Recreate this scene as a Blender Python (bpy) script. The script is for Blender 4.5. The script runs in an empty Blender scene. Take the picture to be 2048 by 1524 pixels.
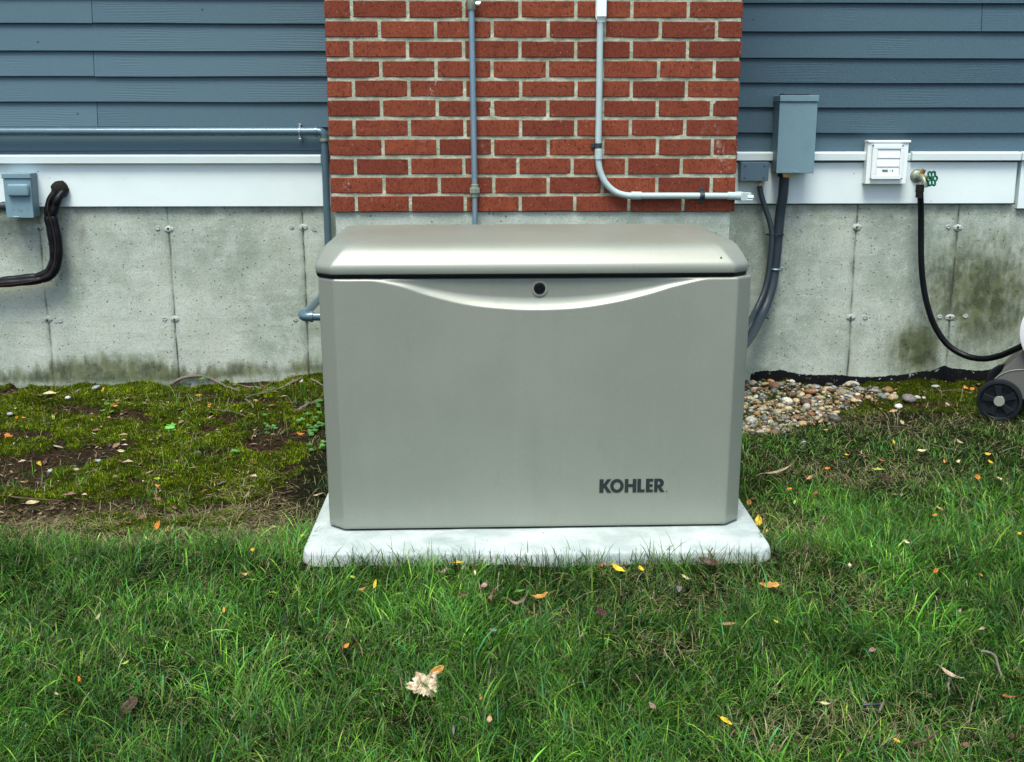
import bpy, bmesh, math, random
import numpy as np
from mathutils import Vector, Matrix, noise as mnoise
random.seed(7); RNG = np.random.default_rng(11)
SC = bpy.context.scene; COL = SC.collection
PI = math.pi
# ------------------------------------------------------------------ camera
F = 2273.0                              # focal length in pixels of the 2048 wide photograph
PITCH = math.radians(12.93); YAW = math.radians(1.1)
CAM = Vector((0.0, -4.257, 1.25))
cd = bpy.data.cameras.new('camera'); cam = bpy.data.objects.new('camera', cd); COL.objects.link(cam)
cd.sensor_width = 36.0; cd.lens = 36.0 * F / 2048.0; cd.clip_end = 800; cd.clip_start = 0.05
cam.location = CAM; cam.rotation_euler = (PI/2 - PITCH, 0, -YAW)
SC.camera = cam
# ------------------------------------------------------------------ sky, sun, exposure
SUN_EL, SUN_AZ = math.radians(66), math.radians(195)     # azimuth clockwise from +y: the sun stands behind the camera, slightly left
w = bpy.data.worlds.new("World"); SC.world = w; w.use_nodes = True
wn = w.node_tree; bg = wn.nodes['Background']
sky = wn.nodes.new('ShaderNodeTexSky'); sky.sky_type = 'NISHITA'; sky.sun_disc = False
sky.sun_elevation = SUN_EL; sky.sun_rotation = SUN_AZ; sky.air_density = 1.0; sky.dust_density = 3.0; sky.ozone_density = 1.3
wn.links.new(sky.outputs[0], bg.inputs[0]); bg.inputs[1].default_value = 0.105
sl = bpy.data.lights.new('sun', 'SUN'); sl.energy = 1.6; sl.angle = math.radians(24); sl.color = (1.0, 0.975, 0.88)
so = bpy.data.objects.new('sun', sl); COL.objects.link(so)
sdir = Vector((math.sin(SUN_AZ)*math.cos(SUN_EL), math.cos(SUN_AZ)*math.cos(SUN_EL), math.sin(SUN_EL)))
so.rotation_euler = (-sdir).to_track_quat('-Z', 'Y').to_euler(); so.location = sdir*20
SC.view_settings.view_transform = 'Standard'; SC.view_settings.look = 'None'
SC.view_settings.exposure = 1.38; SC.view_settings.gamma = 1.0
SC.cycles.use_denoising = True
SC.cycles.max_bounces = 6; SC.cycles.diffuse_bounces = 3; SC.cycles.glossy_bounces = 3; SC.cycles.transmission_bounces = 3
# ------------------------------------------------------------------ measuring
_f = Vector((math.sin(YAW)*math.cos(PITCH), math.cos(YAW)*math.cos(PITCH), -math.sin(PITCH)))
_r = Vector((math.cos(YAW), -math.sin(YAW), 0)); _u = _r.cross(_f)
def ray(px, py): return _f + _r*((px-1024)/F) + _u*((762-py)/F)
def on_y(px, py, Y):
    d = ray(px, py); return CAM + d*((Y-CAM.y)/d.y)
def on_z(px, py, Z):
    d = ray(px, py); return CAM + d*((Z-CAM.z)/d.z)
WY = 0.74            # face of the foundation wall; the brick face is at y = 0
# ------------------------------------------------------------------ numpy noise
def vnoise(x, y, s=1.0, seed=0):
    x = np.asarray(x, float)*s + seed*17.13; y = np.asarray(y, float)*s + seed*7.71
    xi = np.floor(x); yi = np.floor(y); fx = x-xi; fy = y-yi
    fx = fx*fx*(3-2*fx); fy = fy*fy*(3-2*fy)
    def h(a, b):
        v = np.sin(a*127.1 + b*311.7 + seed*74.7)*43758.5453
        return v - np.floor(v)
    return (h(xi,yi)*(1-fx)+h(xi+1,yi)*fx)*(1-fy) + (h(xi,yi+1)*(1-fx)+h(xi+1,yi+1)*fx)*fy
def fbm(x, y, s=1.0, seed=0, o=4):
    t = 0; a = 1; n = 0
    for k in range(o):
        t = t + a*vnoise(x, y, s*2**k, seed+k*3); n += a; a *= 0.5
    return t/n
def sst(a, b, x):
    t = np.clip((np.asarray(x, float)-a)/(b-a), 0, 1); return t*t*(3-2*t)
def gbase(x, y):
    x = np.asarray(x, float); y = np.asarray(y, float)
    t = sst(-1.1, 0.72, y)
    wall = 0.075 + 0.055*np.exp(-((x+0.1)/1.05)**4)
    return t*wall + 0.034*np.exp(-((y+1.2)/0.18)**2)*(1-t)
def moss_w(x, y):
    """weight of the mossy bare strip on the left and of the small one beside the stones"""
    x = np.asarray(x, float); y = np.asarray(y, float)
    e = (fbm(x, y, 3.0, 5)-0.5)*0.35+(fbm(x, y, 14, 6)-0.5)*0.12
    l = sst(-1.0, -0.84, y+e) * (1-sst(-0.75, -0.6, x))
    r = sst(0.16, 0.34, y+e*0.7)*sst(0.6, 0.75, x)
    m = sst(-0.45, 0.1, y)*(1-sst(0.6, 0.95, np.abs(x)))
    return np.clip(np.maximum(np.maximum(l, r), m), 0, 1)
def moss_mask(x, y):
    n = fbm(x, y*1.5, 5.5, 21, 5)
    band = np.exp(-((np.asarray(y)+0.78)/0.13)**2)*0.12
    lft = np.exp(-((np.asarray(x)+2.05)/0.42)**2 - ((np.asarray(y)+0.28)/0.25)**2)*0.16
    return sst(0.385, 0.45, n-band-lft)*moss_w(x, y)
def gz(x, y):
    mw = moss_w(x, y); mm = moss_mask(x, y)
    return gbase(x, y) + mw*(fbm(x, y, 9, 3)-0.5)*0.03 + mm*(0.006+0.024*vnoise(x, y, 17, 9)) + (1-mw)*(fbm(x, y, 5, 8)-0.5)*0.02
def ground_pt(px, py, up=0.0):
    z = 0.05
    for _ in range(12):
        p = on_z(px, py, z); z = float(gz(p.x, p.y)) + up
    return on_z(px, py, z)
# ------------------------------------------------------------------ mesh helpers
class MB:
    def __init__(s): s.v = []; s.f = []; s.c = []; s.cc = (1, 1, 1)
    def add(s, vs, fs):
        n = len(s.v); s.v += [tuple(p) for p in vs]; s.f += [tuple(i+n for i in q) for q in fs]; s.c += [s.cc]*len(vs)
    def box(s, a, b, M=None):
        x0, y0, z0 = a; x1, y1, z1 = b
        vs = [(x0,y0,z0),(x1,y0,z0),(x1,y1,z0),(x0,y1,z0),(x0,y0,z1),(x1,y0,z1),(x1,y1,z1),(x0,y1,z1)]
        if M: vs = [M @ Vector(p) for p in vs]
        s.add(vs, [(0,3,2,1),(4,5,6,7),(0,1,5,4),(1,2,6,5),(2,3,7,6),(3,0,4,7)])
    def tube(s, pts, r, n=16, cap=True, smooth=0):
        P = [Vector(p) for p in pts]; R = list(r) if isinstance(r, (list, tuple)) else [r]*len(P)
        if smooth: P, R = spline(P, R, smooth)
        t = (P[1]-P[0]).normalized(); ref = Vector((0,0,1)) if abs(t.z) < 0.9 else Vector((1,0,0))
        nx = t.cross(ref).normalized(); vs = []; fs = []
        for i, p in enumerate(P):
            t2 = (P[min(i+1, len(P)-1)]-P[max(i-1, 0)]).normalized()
            nx = (nx - t2*nx.dot(t2)).normalized(); ny = t2.cross(nx)
            for k in range(n):
                a = 2*PI*k/n; vs.append(p + (nx*math.cos(a)+ny*math.sin(a))*R[i])
        for i in range(len(P)-1):
            for k in range(n):
                k2 = (k+1) % n; fs.append((i*n+k, i*n+k2, (i+1)*n+k2, (i+1)*n+k))
        if cap: fs += [tuple(range(n-1, -1, -1)), tuple((len(P)-1)*n+k for k in range(n))]
        s.add(vs, fs)
    def prism(s, poly, y0, y1, M=None):
        """poly in (x, z), extruded from y0 to y1"""
        n = len(poly); vs = [(x, y0, z) for x, z in poly]+[(x, y1, z) for x, z in poly]
        if M: vs = [M @ Vector(p) for p in vs]
        fs = [tuple(range(n)), tuple(range(2*n-1, n-1, -1))]+[((i+1) % n, i, i+n, (i+1) % n+n) for i in range(n)]
        s.add(vs, fs)
    def loft(s, rings, capa=True, capb=True):
        n = len(rings[0]); vs = [p for r in rings for p in r]; fs = []
        for i in range(len(rings)-1):
            for k in range(n):
                k2 = (k+1) % n; fs.append((i*n+k, i*n+k2, (i+1)*n+k2, (i+1)*n+k))
        if capa: fs.append(tuple(range(n-1, -1, -1)))
        if capb: fs.append(tuple((len(rings)-1)*n+k for k in range(n)))
        s.add(vs, fs)
    def build(s, name, mat, parent=None, smooth=None, bevel=0.0, seg=2):
        me = bpy.data.meshes.new(name); me.from_pydata(s.v, [], s.f); me.update()
        at = me.color_attributes.new('col', 'FLOAT_COLOR', 'POINT')
        at.data.foreach_set('color', np.array([(*c, 1.0) for c in s.c], dtype=np.float32).ravel())
        bm = bmesh.new(); bm.from_mesh(me); bmesh.ops.recalc_face_normals(bm, faces=bm.faces); bm.to_mesh(me); bm.free()
        me.materials.append(mat); o = bpy.data.objects.new(name, me); COL.objects.link(o)
        if parent is not None: o.parent = parent
        if bevel:
            m = o.modifiers.new('bevel', 'BEVEL'); m.width = bevel; m.segments = seg; m.limit_method = 'ANGLE'; m.angle_limit = math.radians(35); m.harden_normals = False
        if smooth is not None:
            me.polygons.foreach_set('use_smooth', [True]*len(me.polygons))
            if smooth < 180: me.set_sharp_from_angle(angle=math.radians(smooth))
        return o
def spline(P, R, k):
    out = []; ro = []
    for i in range(len(P)-1):
        a = P[max(i-1, 0)]; b = P[i]; c = P[i+1]; d = P[min(i+2, len(P)-1)]
        for j in range(k):
            t = j/k; t2 = t*t; t3 = t2*t
            out.append(0.5*((2*b)+(c-a)*t+(2*a-5*b+4*c-d)*t2+(3*b-a-3*c+d)*t3)); ro.append(R[i]*(1-t)+R[i+1]*t)
    out.append(P[-1]); ro.append(R[-1]); return out, ro
def tag(o, label, cat, group=None, kind=None):
    if label: o['label'] = label
    if cat: o['category'] = cat
    if group: o['group'] = group
    if kind: o['kind'] = kind
    return o
def empty(name, loc=(0,0,0), rz=0.0):
    o = bpy.data.objects.new(name, None); COL.objects.link(o); o.location = loc; o.rotation_euler = (0, 0, rz); o.empty_display_size = 0.1
    return o
def bulk(name, V, Fc, mat, C=None, nside=4, smooth=True, extra=None):
    """big mesh from numpy arrays, all faces with the same number of corners, or a list of (faces, corners)"""
    me = bpy.data.meshes.new(name); V = np.asarray(V, np.float32)
    groups = Fc if isinstance(Fc, list) else [(Fc, nside)]
    idx = np.concatenate([np.asarray(f, np.int32).ravel() for f, n in groups])
    tot = np.concatenate([np.full(len(f), n, np.int32) for f, n in groups])
    me.vertices.add(len(V)); me.vertices.foreach_set('co', V.ravel())
    me.loops.add(len(idx)); me.loops.foreach_set('vertex_index', idx)
    me.polygons.add(len(tot)); st = np.concatenate([[0], np.cumsum(tot)[:-1]]).astype(np.int32)
    me.polygons.foreach_set('loop_start', st); me.polygons.foreach_set('loop_total', tot)
    me.polygons.foreach_set('use_smooth', np.full(len(tot), smooth))
    me.update(calc_edges=True)
    def att(nm, arr):
        a = me.color_attributes.new(nm, 'FLOAT_COLOR', 'POINT'); c = np.ones((len(V), 4), np.float32); c[:, :arr.shape[1]] = arr
        a.data.foreach_set('color', c.ravel())
    if C is not None: att('col', np.asarray(C, np.float32))
    for k, a in (extra or {}).items(): att(k, np.asarray(a, np.float32))
    me.materials.append(mat); o = bpy.data.objects.new(name, me); COL.objects.link(o); return o
# ------------------------------------------------------------------ material helpers
class NT:
    def __init__(s, name):
        s.m = bpy.data.materials.new(name); s.m.use_nodes = True; s.t = s.m.node_tree; s.b = s.t.nodes['Principled BSDF']
        s.tc = s.t.nodes.new('ShaderNodeNewGeometry')
    def n(s, t, **kw):
        o = s.t.nodes.new(t)
        for k, v in kw.items():
            if hasattr(o, k): setattr(o, k, v)
            else: s.put(o.inputs[k.replace('_', ' ')], v)
        return o
    def put(s, sock, v):
        if hasattr(v, 'is_output'): s.t.links.new(v, sock)
        elif isinstance(v, (tuple, list)) and len(v) == 3 and sock.type == 'RGBA': sock.default_value = (*v, 1)
        else: sock.default_value = v
    def math(s, op, a, b=0.0, c=0.0, clamp=False):
        o = s.t.nodes.new('ShaderNodeMath'); o.operation = op; o.use_clamp = clamp
        s.put(o.inputs[0], a); s.put(o.inputs[1], b)
        if op in ('MULTIPLY_ADD',): s.put(o.inputs[2], c)
        return o.outputs[0]
    def mix(s, f, a, b, mode='MIX'):
        o = s.t.nodes.new('ShaderNodeMix'); o.data_type = 'RGBA'; o.blend_type = mode
        s.put(o.inputs[0], f); s.put(o.inputs[6], a); s.put(o.inputs[7], b); return o.outputs[2]
    def pos(s, sc=(1, 1, 1), obj=False):
        if obj: src = s.n('ShaderNodeTexCoord').outputs['Object']
        else: src = s.tc.outputs['Position']
        o = s.t.nodes.new('ShaderNodeMapping'); s.put(o.inputs[0], src); o.inputs[3].default_value = sc; return o.outputs[0]
    def noise(s, scale, detail=3, rough=0.55, vec=None, sc=(1,1,1)):
        o = s.t.nodes.new('ShaderNodeTexNoise'); o.inputs['Scale'].default_value = scale; o.inputs['Detail'].default_value = detail; o.inputs['Roughness'].default_value = rough
        s.put(o.inputs['Vector'], vec if vec is not None else s.pos(sc)); return o.outputs[0]
    def voro(s, scale, feature='F1', vec=None, sc=(1,1,1)):
        o = s.t.nodes.new('ShaderNodeTexVoronoi'); o.feature = feature; o.inputs['Scale'].default_value = scale
        s.put(o.inputs['Vector'], vec if vec is not None else s.pos(sc)); return o
    def ramp(s, f, a, b, lo=0.0, hi=1.0):
        o = s.t.nodes.new('ShaderNodeMapRange'); o.interpolation_type = 'SMOOTHSTEP'
        s.put(o.inputs[0], f); o.inputs[1].default_value = a; o.inputs[2].default_value = b; o.inputs[3].default_value = lo; o.inputs[4].default_value = hi
        return o.outputs[0]
    def sep_z(s):
        o = s.t.nodes.new('ShaderNodeSeparateXYZ'); s.put(o.inputs[0], s.tc.outputs['Position']); return o.outputs[2]
    def attr(s, nm):
        o = s.t.nodes.new('ShaderNodeAttribute'); o.attribute_name = nm; return o
    def sep(s, c):
        o = s.t.nodes.new('ShaderNodeSeparateColor'); s.put(o.inputs[0], c); return o.outputs
    def bump(s, h, dist, strength=1.0):
        o = s.t.nodes.new('ShaderNodeBump'); s.put(o.inputs['Height'], h); o.inputs['Distance'].default_value = dist; o.inputs['Strength'].default_value = strength
        s.put(s.b.inputs['Normal'], o.outputs[0]); return o
    def set(s, **kw):
        for k, v in kw.items(): s.put(s.b.inputs[k.replace('_', ' ')], v)
        return s.m
def paint(name, col, rough=0.45, spec=None, metal=0.0, var=0.12, scale=30, bump=0.0, dirt=0.0, dirtcol=(0.05,0.05,0.03)):
    q = NT(name); n = q.noise(scale, 4); n2 = q.noise(4, 3)
    f = q.math('ADD', q.math('MULTIPLY', n, var), q.math('MULTIPLY', n2, var))
    f = q.math('ADD', f, 1.0-var)
    vm = q.t.nodes.new('ShaderNodeVectorMath'); vm.operation = 'SCALE'; q.put(vm.inputs[0], col); q.put(vm.inputs['Scale'], f); c = vm.outputs[0]
    if dirt:
        d = q.ramp(q.noise(14, 5, 0.7), 0.52, 0.75, 0, dirt); c = q.mix(d, c, dirtcol)
    if bump: q.bump(n, bump)
    if spec is not None: q.b.inputs['Specular IOR Level'].default_value = spec
    return q.set(Base_Color=c, Roughness=q.ramp(n2, 0.3, 0.7, rough*0.85, min(1, rough*1.15)), Metallic=metal)
def attrmat(name, rough=0.7, spec=0.4, var=0.3, scale=60, transl=0.0, bump=0.0):
    q = NT(name); a = q.attr('col').outputs['Color']; n = q.noise(scale, 4)
    vm = q.t.nodes.new('ShaderNodeVectorMath'); vm.operation = 'SCALE'; q.put(vm.inputs[0], a); q.put(vm.inputs['Scale'], q.ramp(n, 0.25, 0.75, 1-var, 1+var))
    if bump: q.bump(n, bump)
    q.set(Base_Color=vm.outputs[0], Roughness=rough); q.b.inputs['Specular IOR Level'].default_value = spec
    if transl:
        tr = q.t.nodes.new('ShaderNodeBsdfTranslucent'); q.put(tr.inputs[0], vm.outputs[0])
        mx = q.t.nodes.new('ShaderNodeMixShader'); mx.inputs[0].default_value = transl
        q.t.links.new(q.b.outputs[0], mx.inputs[1]); q.t.links.new(tr.outputs[0], mx.inputs[2])
        q.t.links.new(mx.outputs[0], q.t.nodes['Material Output'].inputs[0])
    return q.m
def m_concrete():
    q = NT('concrete'); st = q.sep(q.attr('stain').outputs['Color'])
    big = q.noise(2.2, 4); mid = q.noise(14, 5, 0.65); fine = q.noise(160, 3, 0.7); horiz = q.noise(5, 4, 0.6, sc=(0.5, 1, 5))
    c = q.mix(q.ramp(big, 0.35, 0.65), (0.270,0.330,0.262), (0.430,0.485,0.405))
    c = q.mix(q.ramp(mid, 0.4, 0.7, 0, 0.5), c, (0.49,0.555,0.50))
    c = q.mix(q.ramp(horiz, 0.52, 0.75, 0, 0.35), c, (0.17,0.215,0.165))
    c = q.mix(q.ramp(fine, 0.48, 0.7, 0, 0.5), c, (0.13,0.155,0.125))
    c = q.mix(q.ramp(q.noise(110, 2, 0.5), 0.66, 0.72, 0, 0.8), c, (0.50,0.57,0.54))      # pale specks
    v = q.voro(48); vr = q.sep(v.outputs['Color'])[0]
    holes = q.math('MULTIPLY', q.ramp(v.outputs['Distance'], 0.08, 0.16, 1, 0), q.ramp(vr, 0.55, 0.6, 0, 1))
    v2 = q.voro(11); vr2 = q.sep(v2.outputs['Color'])[1]
    holes2 = q.math('MULTIPLY', q.ramp(v2.outputs['Distance'], 0.04, 0.075, 1, 0), q.ramp(vr2, 0.6, 0.65, 0, 1))
    hol = q.math('MAXIMUM', holes, holes2)
    c = q.mix(q.math('MULTIPLY', hol, 0.8), c, (0.05,0.055,0.045))
    nb = q.noise(26, 5, 0.7, sc=(1.6, 1, 0.7))
    g = q.ramp(q.math('ADD', st[0], q.math('MULTIPLY', q.math('SUBTRACT', nb, 0.5), 0.9)), 0.12, 0.95, 0, 0.95)
    c = q.mix(g, c, q.mix(q.ramp(mid, 0.4, 0.6), (0.045,0.060,0.025), (0.105,0.125,0.055)))
    c = q.mix(q.math('MULTIPLY', st[1], q.ramp(nb, 0.35, 0.6, 0.5, 1)), c, (0.045,0.048,0.038))       # seams, painted shade under the box, darker marks
    t = q.ramp(q.math('ADD', st[2], q.math('MULTIPLY', q.math('SUBTRACT', q.noise(70, 4, 0.7), 0.5), 0.55)), 0.47, 0.53)
    c = q.mix(t, c, q.mix(q.ramp(q.noise(45, 4, 0.7), 0.62, 0.66), (0.002,0.003,0.004), (0.28,0.33,0.32)))
    q.bump(q.math('ADD', q.math('MULTIPLY', hol, -1.4), q.math('ADD', q.math('MULTIPLY', mid, 0.7), q.math('MULTIPLY', fine, 0.35))), 0.004)
    q.b.inputs['Specular IOR Level'].default_value = 0.2
    return q.set(Base_Color=c, Roughness=0.85)
def m_siding():
    q = NT('siding_paint'); a = q.sep(q.attr('col').outputs['Color'])
    off = q.n('ShaderNodeCombineXYZ'); q.put(off.inputs[0], q.math('MULTIPLY', a[0], 37.0)); q.put(off.inputs[2], q.math('MULTIPLY', a[0], 91.0))
    va = q.t.nodes.new('ShaderNodeVectorMath'); q.put(va.inputs[0], q.tc.outputs['Position']); q.put(va.inputs[1], off.outputs[0])
    mp = q.t.nodes.new('ShaderNodeMapping'); q.put(mp.inputs[0], va.outputs[0]); mp.inputs[3].default_value = (1.3, 1, 9)
    wv = q.t.nodes.new('ShaderNodeTexWave'); wv.wave_type = 'BANDS'; wv.bands_direction = 'Z'; wv.inputs['Scale'].default_value = 3.2; wv.inputs['Distortion'].default_value = 9; wv.inputs['Detail'].default_value = 2; wv.inputs['Detail Scale'].default_value = 0.6
    q.put(wv.inputs[0], mp.outputs[0])
    patch = q.ramp(q.noise(2.6, 3, 0.5, vec=va.outputs[0]), 0.5, 0.62)
    grain = q.math('MULTIPLY', wv.outputs[1], patch)
    fine = q.noise(260, 3, 0.7, sc=(0.7, 1, 1)); big = q.noise(1.5, 3)
    c = q.mix(a[1], (0.036,0.073,0.099), (0.076,0.139,0.172))
    c = q.mix(q.ramp(fine, 0.35, 0.75, 0, 0.45), c, (0.085,0.155,0.185))
    c = q.mix(q.math('MULTIPLY', grain, 0.08), c, (0.05,0.085,0.12))
    c = q.mix(q.ramp(q.noise(9, 5, 0.7), 0.55, 0.8, 0, 0.25), c, (0.07,0.10,0.12))
    v = q.voro(7); sp = q.math('MULTIPLY', q.ramp(v.outputs['Distance'], 0.025, 0.04, 1, 0), q.ramp(q.sep(v.outputs['Color'])[0], 0.5, 0.52))
    c = q.mix(q.math('MULTIPLY', sp, 0.8), c, (0.015,0.02,0.025))
    q.bump(q.math('ADD', q.math('MULTIPLY', grain, 0.35), q.math('MULTIPLY', fine, 0.5)), 0.0012)
    q.b.inputs['Specular IOR Level'].default_value = 0.2
    return q.set(Base_Color=c, Roughness=0.55)
def m_brick():
    q = NT('brick'); a = q.sep(q.attr('col').outputs['Color'])
    fine = q.noise(120, 4, 0.8, sc=(1, 1, 0.6)); mid = q.noise(22, 4, 0.6); wire = q.noise(120, 3, 0.6, sc=(1.6, 1, 0.25))
    c = q.mix(a[0], (0.150,0.037,0.021), (0.240,0.062,0.030))
    c = q.mix(q.ramp(mid, 0.35, 0.7, 0, 0.55), c, (0.125,0.028,0.016))
    c = q.mix(q.ramp(fine, 0.50, 0.64, 0, 0.80), c, (0.050,0.013,0.010))
    c = q.mix(q.ramp(wire, 0.6, 0.75, 0, 0.4), c, (0.12,0.03,0.02))
    c = q.mix(q.ramp(q.noise(95, 2, 0.5), 0.67, 0.73, 0, 0.5), c, (0.40,0.24,0.18))
    efl = q.math('MULTIPLY', q.ramp(q.noise(3.1, 3, 0.6, sc=(2.2,1,1)), 0.60, 0.72), q.ramp(q.noise(60, 4, 0.8), 0.52, 0.66))
    c = q.mix(q.math('MULTIPLY', efl, 0.55), c, (0.62,0.60,0.60))
    q.bump(q.math('ADD', q.math('MULTIPLY', fine, -1.0), q.math('MULTIPLY', wire, -0.6)), 0.003)
    q.b.inputs['Specular IOR Level'].default_value = 0.15
    return q.set(Base_Color=c, Roughness=0.9)
def m_mortar():
    q = NT('mortar'); n = q.noise(18, 5, 0.7); f = q.noise(140, 3, 0.8)
    c = q.mix(q.ramp(n, 0.38, 0.68), (0.27,0.31,0.215), (0.47,0.51,0.385))
    c = q.mix(q.ramp(f, 0.55, 0.72, 0, 0.6), c, (0.15,0.165,0.13)); q.bump(q.math('ADD', f, q.math('MULTIPLY', n, 2)), 0.004)
    return q.set(Base_Color=c, Roughness=0.95)
def m_champagne():
    q = NT('champagne_paint'); n = q.noise(400, 2, 0.5); b = q.noise(3, 4, 0.6); s = q.noise(7, 5, 0.7, sc=(1, 1, 0.16))
    c = q.mix(q.ramp(b, 0.35, 0.65), (0.228,0.256,0.212), (0.243,0.271,0.225))
    c = q.mix(q.ramp(s, 0.52, 0.78, 0, 0.2), c, (0.155,0.175,0.145))
    s3 = q.noise(24, 4, 0.7, sc=(1, 1, 0.06)); c = q.mix(q.ramp(s3, 0.52, 0.72, 0, 0.07), c, (0.34,0.36,0.31))
    q.b.inputs['Coat Weight'].default_value = 0.2; q.b.inputs['Coat Roughness'].default_value = 0.32
    c = q.mix(q.ramp(q.noise(330, 3, 0.7), 0.42, 0.66, 0, 0.22), c, (0.15,0.18,0.15))
    c = q.mix(q.ramp(q.noise(700, 2, 0.6), 0.60, 0.68, 0, 0.30), c, (0.42,0.45,0.38))
    sm = q.math('MULTIPLY', q.ramp(q.noise(11, 5, 0.7, sc=(1.6, 1, 0.5)), 0.60, 0.74), q.ramp(q.noise(2.2, 2), 0.45, 0.6)); c = q.mix(q.math('MULTIPLY', sm, 0.28), c, (0.13,0.15,0.12))
    q.bump(n, 0.0003, 0.6)
    return q.set(Base_Color=c, Metallic=0.2, Roughness=q.ramp(b, 0.3, 0.7, 0.36, 0.42))
def m_ground():
    q = NT('soil'); k = q.sep(q.attr('kind').outputs['Color'])      # r moss, g bare strip, b dry thatch
    n = q.noise(55, 5, 0.75); m = q.noise(9, 4, 0.6); f = q.noise(240, 3, 0.8)
    c = q.mix(q.ramp(n, 0.35, 0.7), (0.010,0.0065,0.003), (0.062,0.042,0.020))
    c = q.mix(q.ramp(f, 0.60, 0.72, 0, 0.7), c, (0.17,0.12,0.07))
    c = q.mix(q.math('MULTIPLY', k[2], q.ramp(n, 0.4, 0.7)), c, (0.24,0.19,0.11))
    lawn = q.math('SUBTRACT', 1.0, k[1])
    c = q.mix(q.math('MULTIPLY', lawn, 0.92), c, q.mix(q.ramp(n, 0.4, 0.7), (0.002,0.006,0.001), (0.012,0.020,0.004)))  # near-black green paints the shade in the gaps between grass blades
    c = q.mix(q.ramp(k[0], 0.3, 0.6, 0, 0.85), c, q.mix(q.ramp(n, 0.4, 0.65), (0.012,0.022,0.002), (0.055,0.085,0.005)))
    q.bump(q.math('ADD', n, f), 0.012)
    q.b.inputs['Specular IOR Level'].default_value = 0.08
    return q.set(Base_Color=c, Roughness=0.95)
M_CON = m_concrete(); M_SID = m_siding(); M_BRK = m_brick(); M_MOR = m_mortar(); M_CHA = m_champagne(); M_GND = m_ground()
M_WHT = paint('white_trim_paint', (0.66,0.77,0.755), 0.4, var=0.08, scale=9, bump=0.001, dirt=0.10, dirtcol=(0.50,0.56,0.53))
M_VNT = paint('white_plastic', (0.72,0.80,0.785), 0.35, var=0.05, scale=20)
M_BOX = paint('grey_box_paint', (0.150,0.255,0.295), 0.42, spec=0.3, var=0.12, scale=50, dirt=0.12)
M_JBX = paint('slate_plastic', (0.075,0.135,0.175), 0.5, var=0.12, scale=90)
M_GAL = paint('galvanised_pipe', (0.22,0.32,0.38), 0.38, metal=0.65, var=0.25, scale=60, bump=0.0004, dirt=0.2)
M_PIP = paint('grey_painted_pipe', (0.085,0.150,0.185), 0.25, metal=0.25, var=0.2, scale=40, bump=0.0004, dirt=0.15)
M_FIT = paint('weathered_fitting', (0.25,0.29,0.22), 0.5, metal=0.5, var=0.35, scale=120, bump=0.001, dirt=0.5, dirtcol=(0.12,0.10,0.03))
M_PVC = paint('pale_plastic_conduit', (0.36,0.47,0.46), 0.35, var=0.1, scale=30, dirt=0.08)
M_BLK = paint('black_rubber', (0.003,0.004,0.006), 0.45, spec=0.22, var=0.3, scale=60, bump=0.0008)
M_DRK = paint('dark_recess', (0.006,0.007,0.008), 0.7, var=0.2)
M_CND = paint('dark_flex_conduit', (0.024,0.038,0.048), 0.42, spec=0.35, var=0.2, scale=40, dirt=0.1)
M_BRS = paint('brass', (0.80,0.46,0.16), 0.28, metal=0.9, var=0.2, scale=80)
M_STL = paint('bright_steel', (0.62,0.66,0.68), 0.3, metal=0.85, var=0.2, scale=80)
M_GRN = paint('green_handwheel', (0.0,0.105,0.060), 0.35, spec=0.2, var=0.3, scale=120)
M_COP = paint('copper_wire_sheath', (0.060,0.030,0.015), 0.7, spec=0.1, var=0.2)
M_FOA = paint('dark_sealant', (0.010,0.011,0.010), 0.8, spec=0.2, var=0.5, scale=120, bump=0.004)
M_PAD = None
def m_pad():
    q = NT('pad_concrete'); n = q.noise(9, 4); f = q.noise(190, 3, 0.7); g = q.noise(5, 4, 0.7, sc=(0.6, 2, 1))
    c = q.mix(q.ramp(n, 0.35, 0.7), (0.31,0.37,0.355), (0.46,0.525,0.505))
    c = q.mix(q.ramp(g, 0.56, 0.72, 0, 0.7), c, (0.21,0.29,0.27)); c = q.mix(q.ramp(f, 0.55, 0.75, 0, 0.75), c, (0.20,0.26,0.25))
    lo = q.math('MULTIPLY', q.ramp(q.noise(30, 5, 0.75, sc=(0.5, 1, 1)), 0.46, 0.62, 0, 0.75), q.ramp(q.sep_z(), PADZ_-0.02, PADZ_-0.045)); c = q.mix(lo, c, (0.11,0.135,0.085))
    v = q.voro(19); sp = q.math('MULTIPLY', q.ramp(v.outputs['Distance'], 0.05, 0.12, 1, 0), q.ramp(q.sep(v.outputs['Color'])[0], 0.72, 0.75))
    c = q.mix(q.math('MULTIPLY', sp, 0.75), c, (0.10,0.09,0.06)); q.bump(q.math('ADD', f, n), 0.0022)
    return q.set(Base_Color=c, Roughness=0.8)
PADZ_ = on_y(1071, 1054.5, -1.067).z-0.006
M_PAD = m_pad()
M_LOGO = paint('black_decal', (0.018,0.026,0.028), 0.35, var=0.05)
M_WOOD = paint('weathered_bark', (0.135,0.122,0.098), 0.9, spec=0.1, var=0.9, scale=90, bump=0.004)
M_WOODB = paint('brown_bark', (0.085,0.045,0.028), 0.85, var=0.5, scale=90, bump=0.003)
M_CART = paint('grey_plastic', (0.105,0.108,0.098), 0.5, var=0.12, scale=200, bump=0.0008)
M_TYRE = paint('wheel_plastic', (0.007,0.010,0.014), 0.45, spec=0.3, var=0.2, scale=60)
M_HUB = paint('hub_plastic', (0.22,0.24,0.21), 0.5, var=0.1)
M_REEL = paint('pale_reel_plastic', (0.68,0.70,0.72), 0.4, var=0.08)
M_GRASS = attrmat('grass_blade', rough=0.5, spec=0.22, var=0.15, scale=30, transl=0.3)
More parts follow.
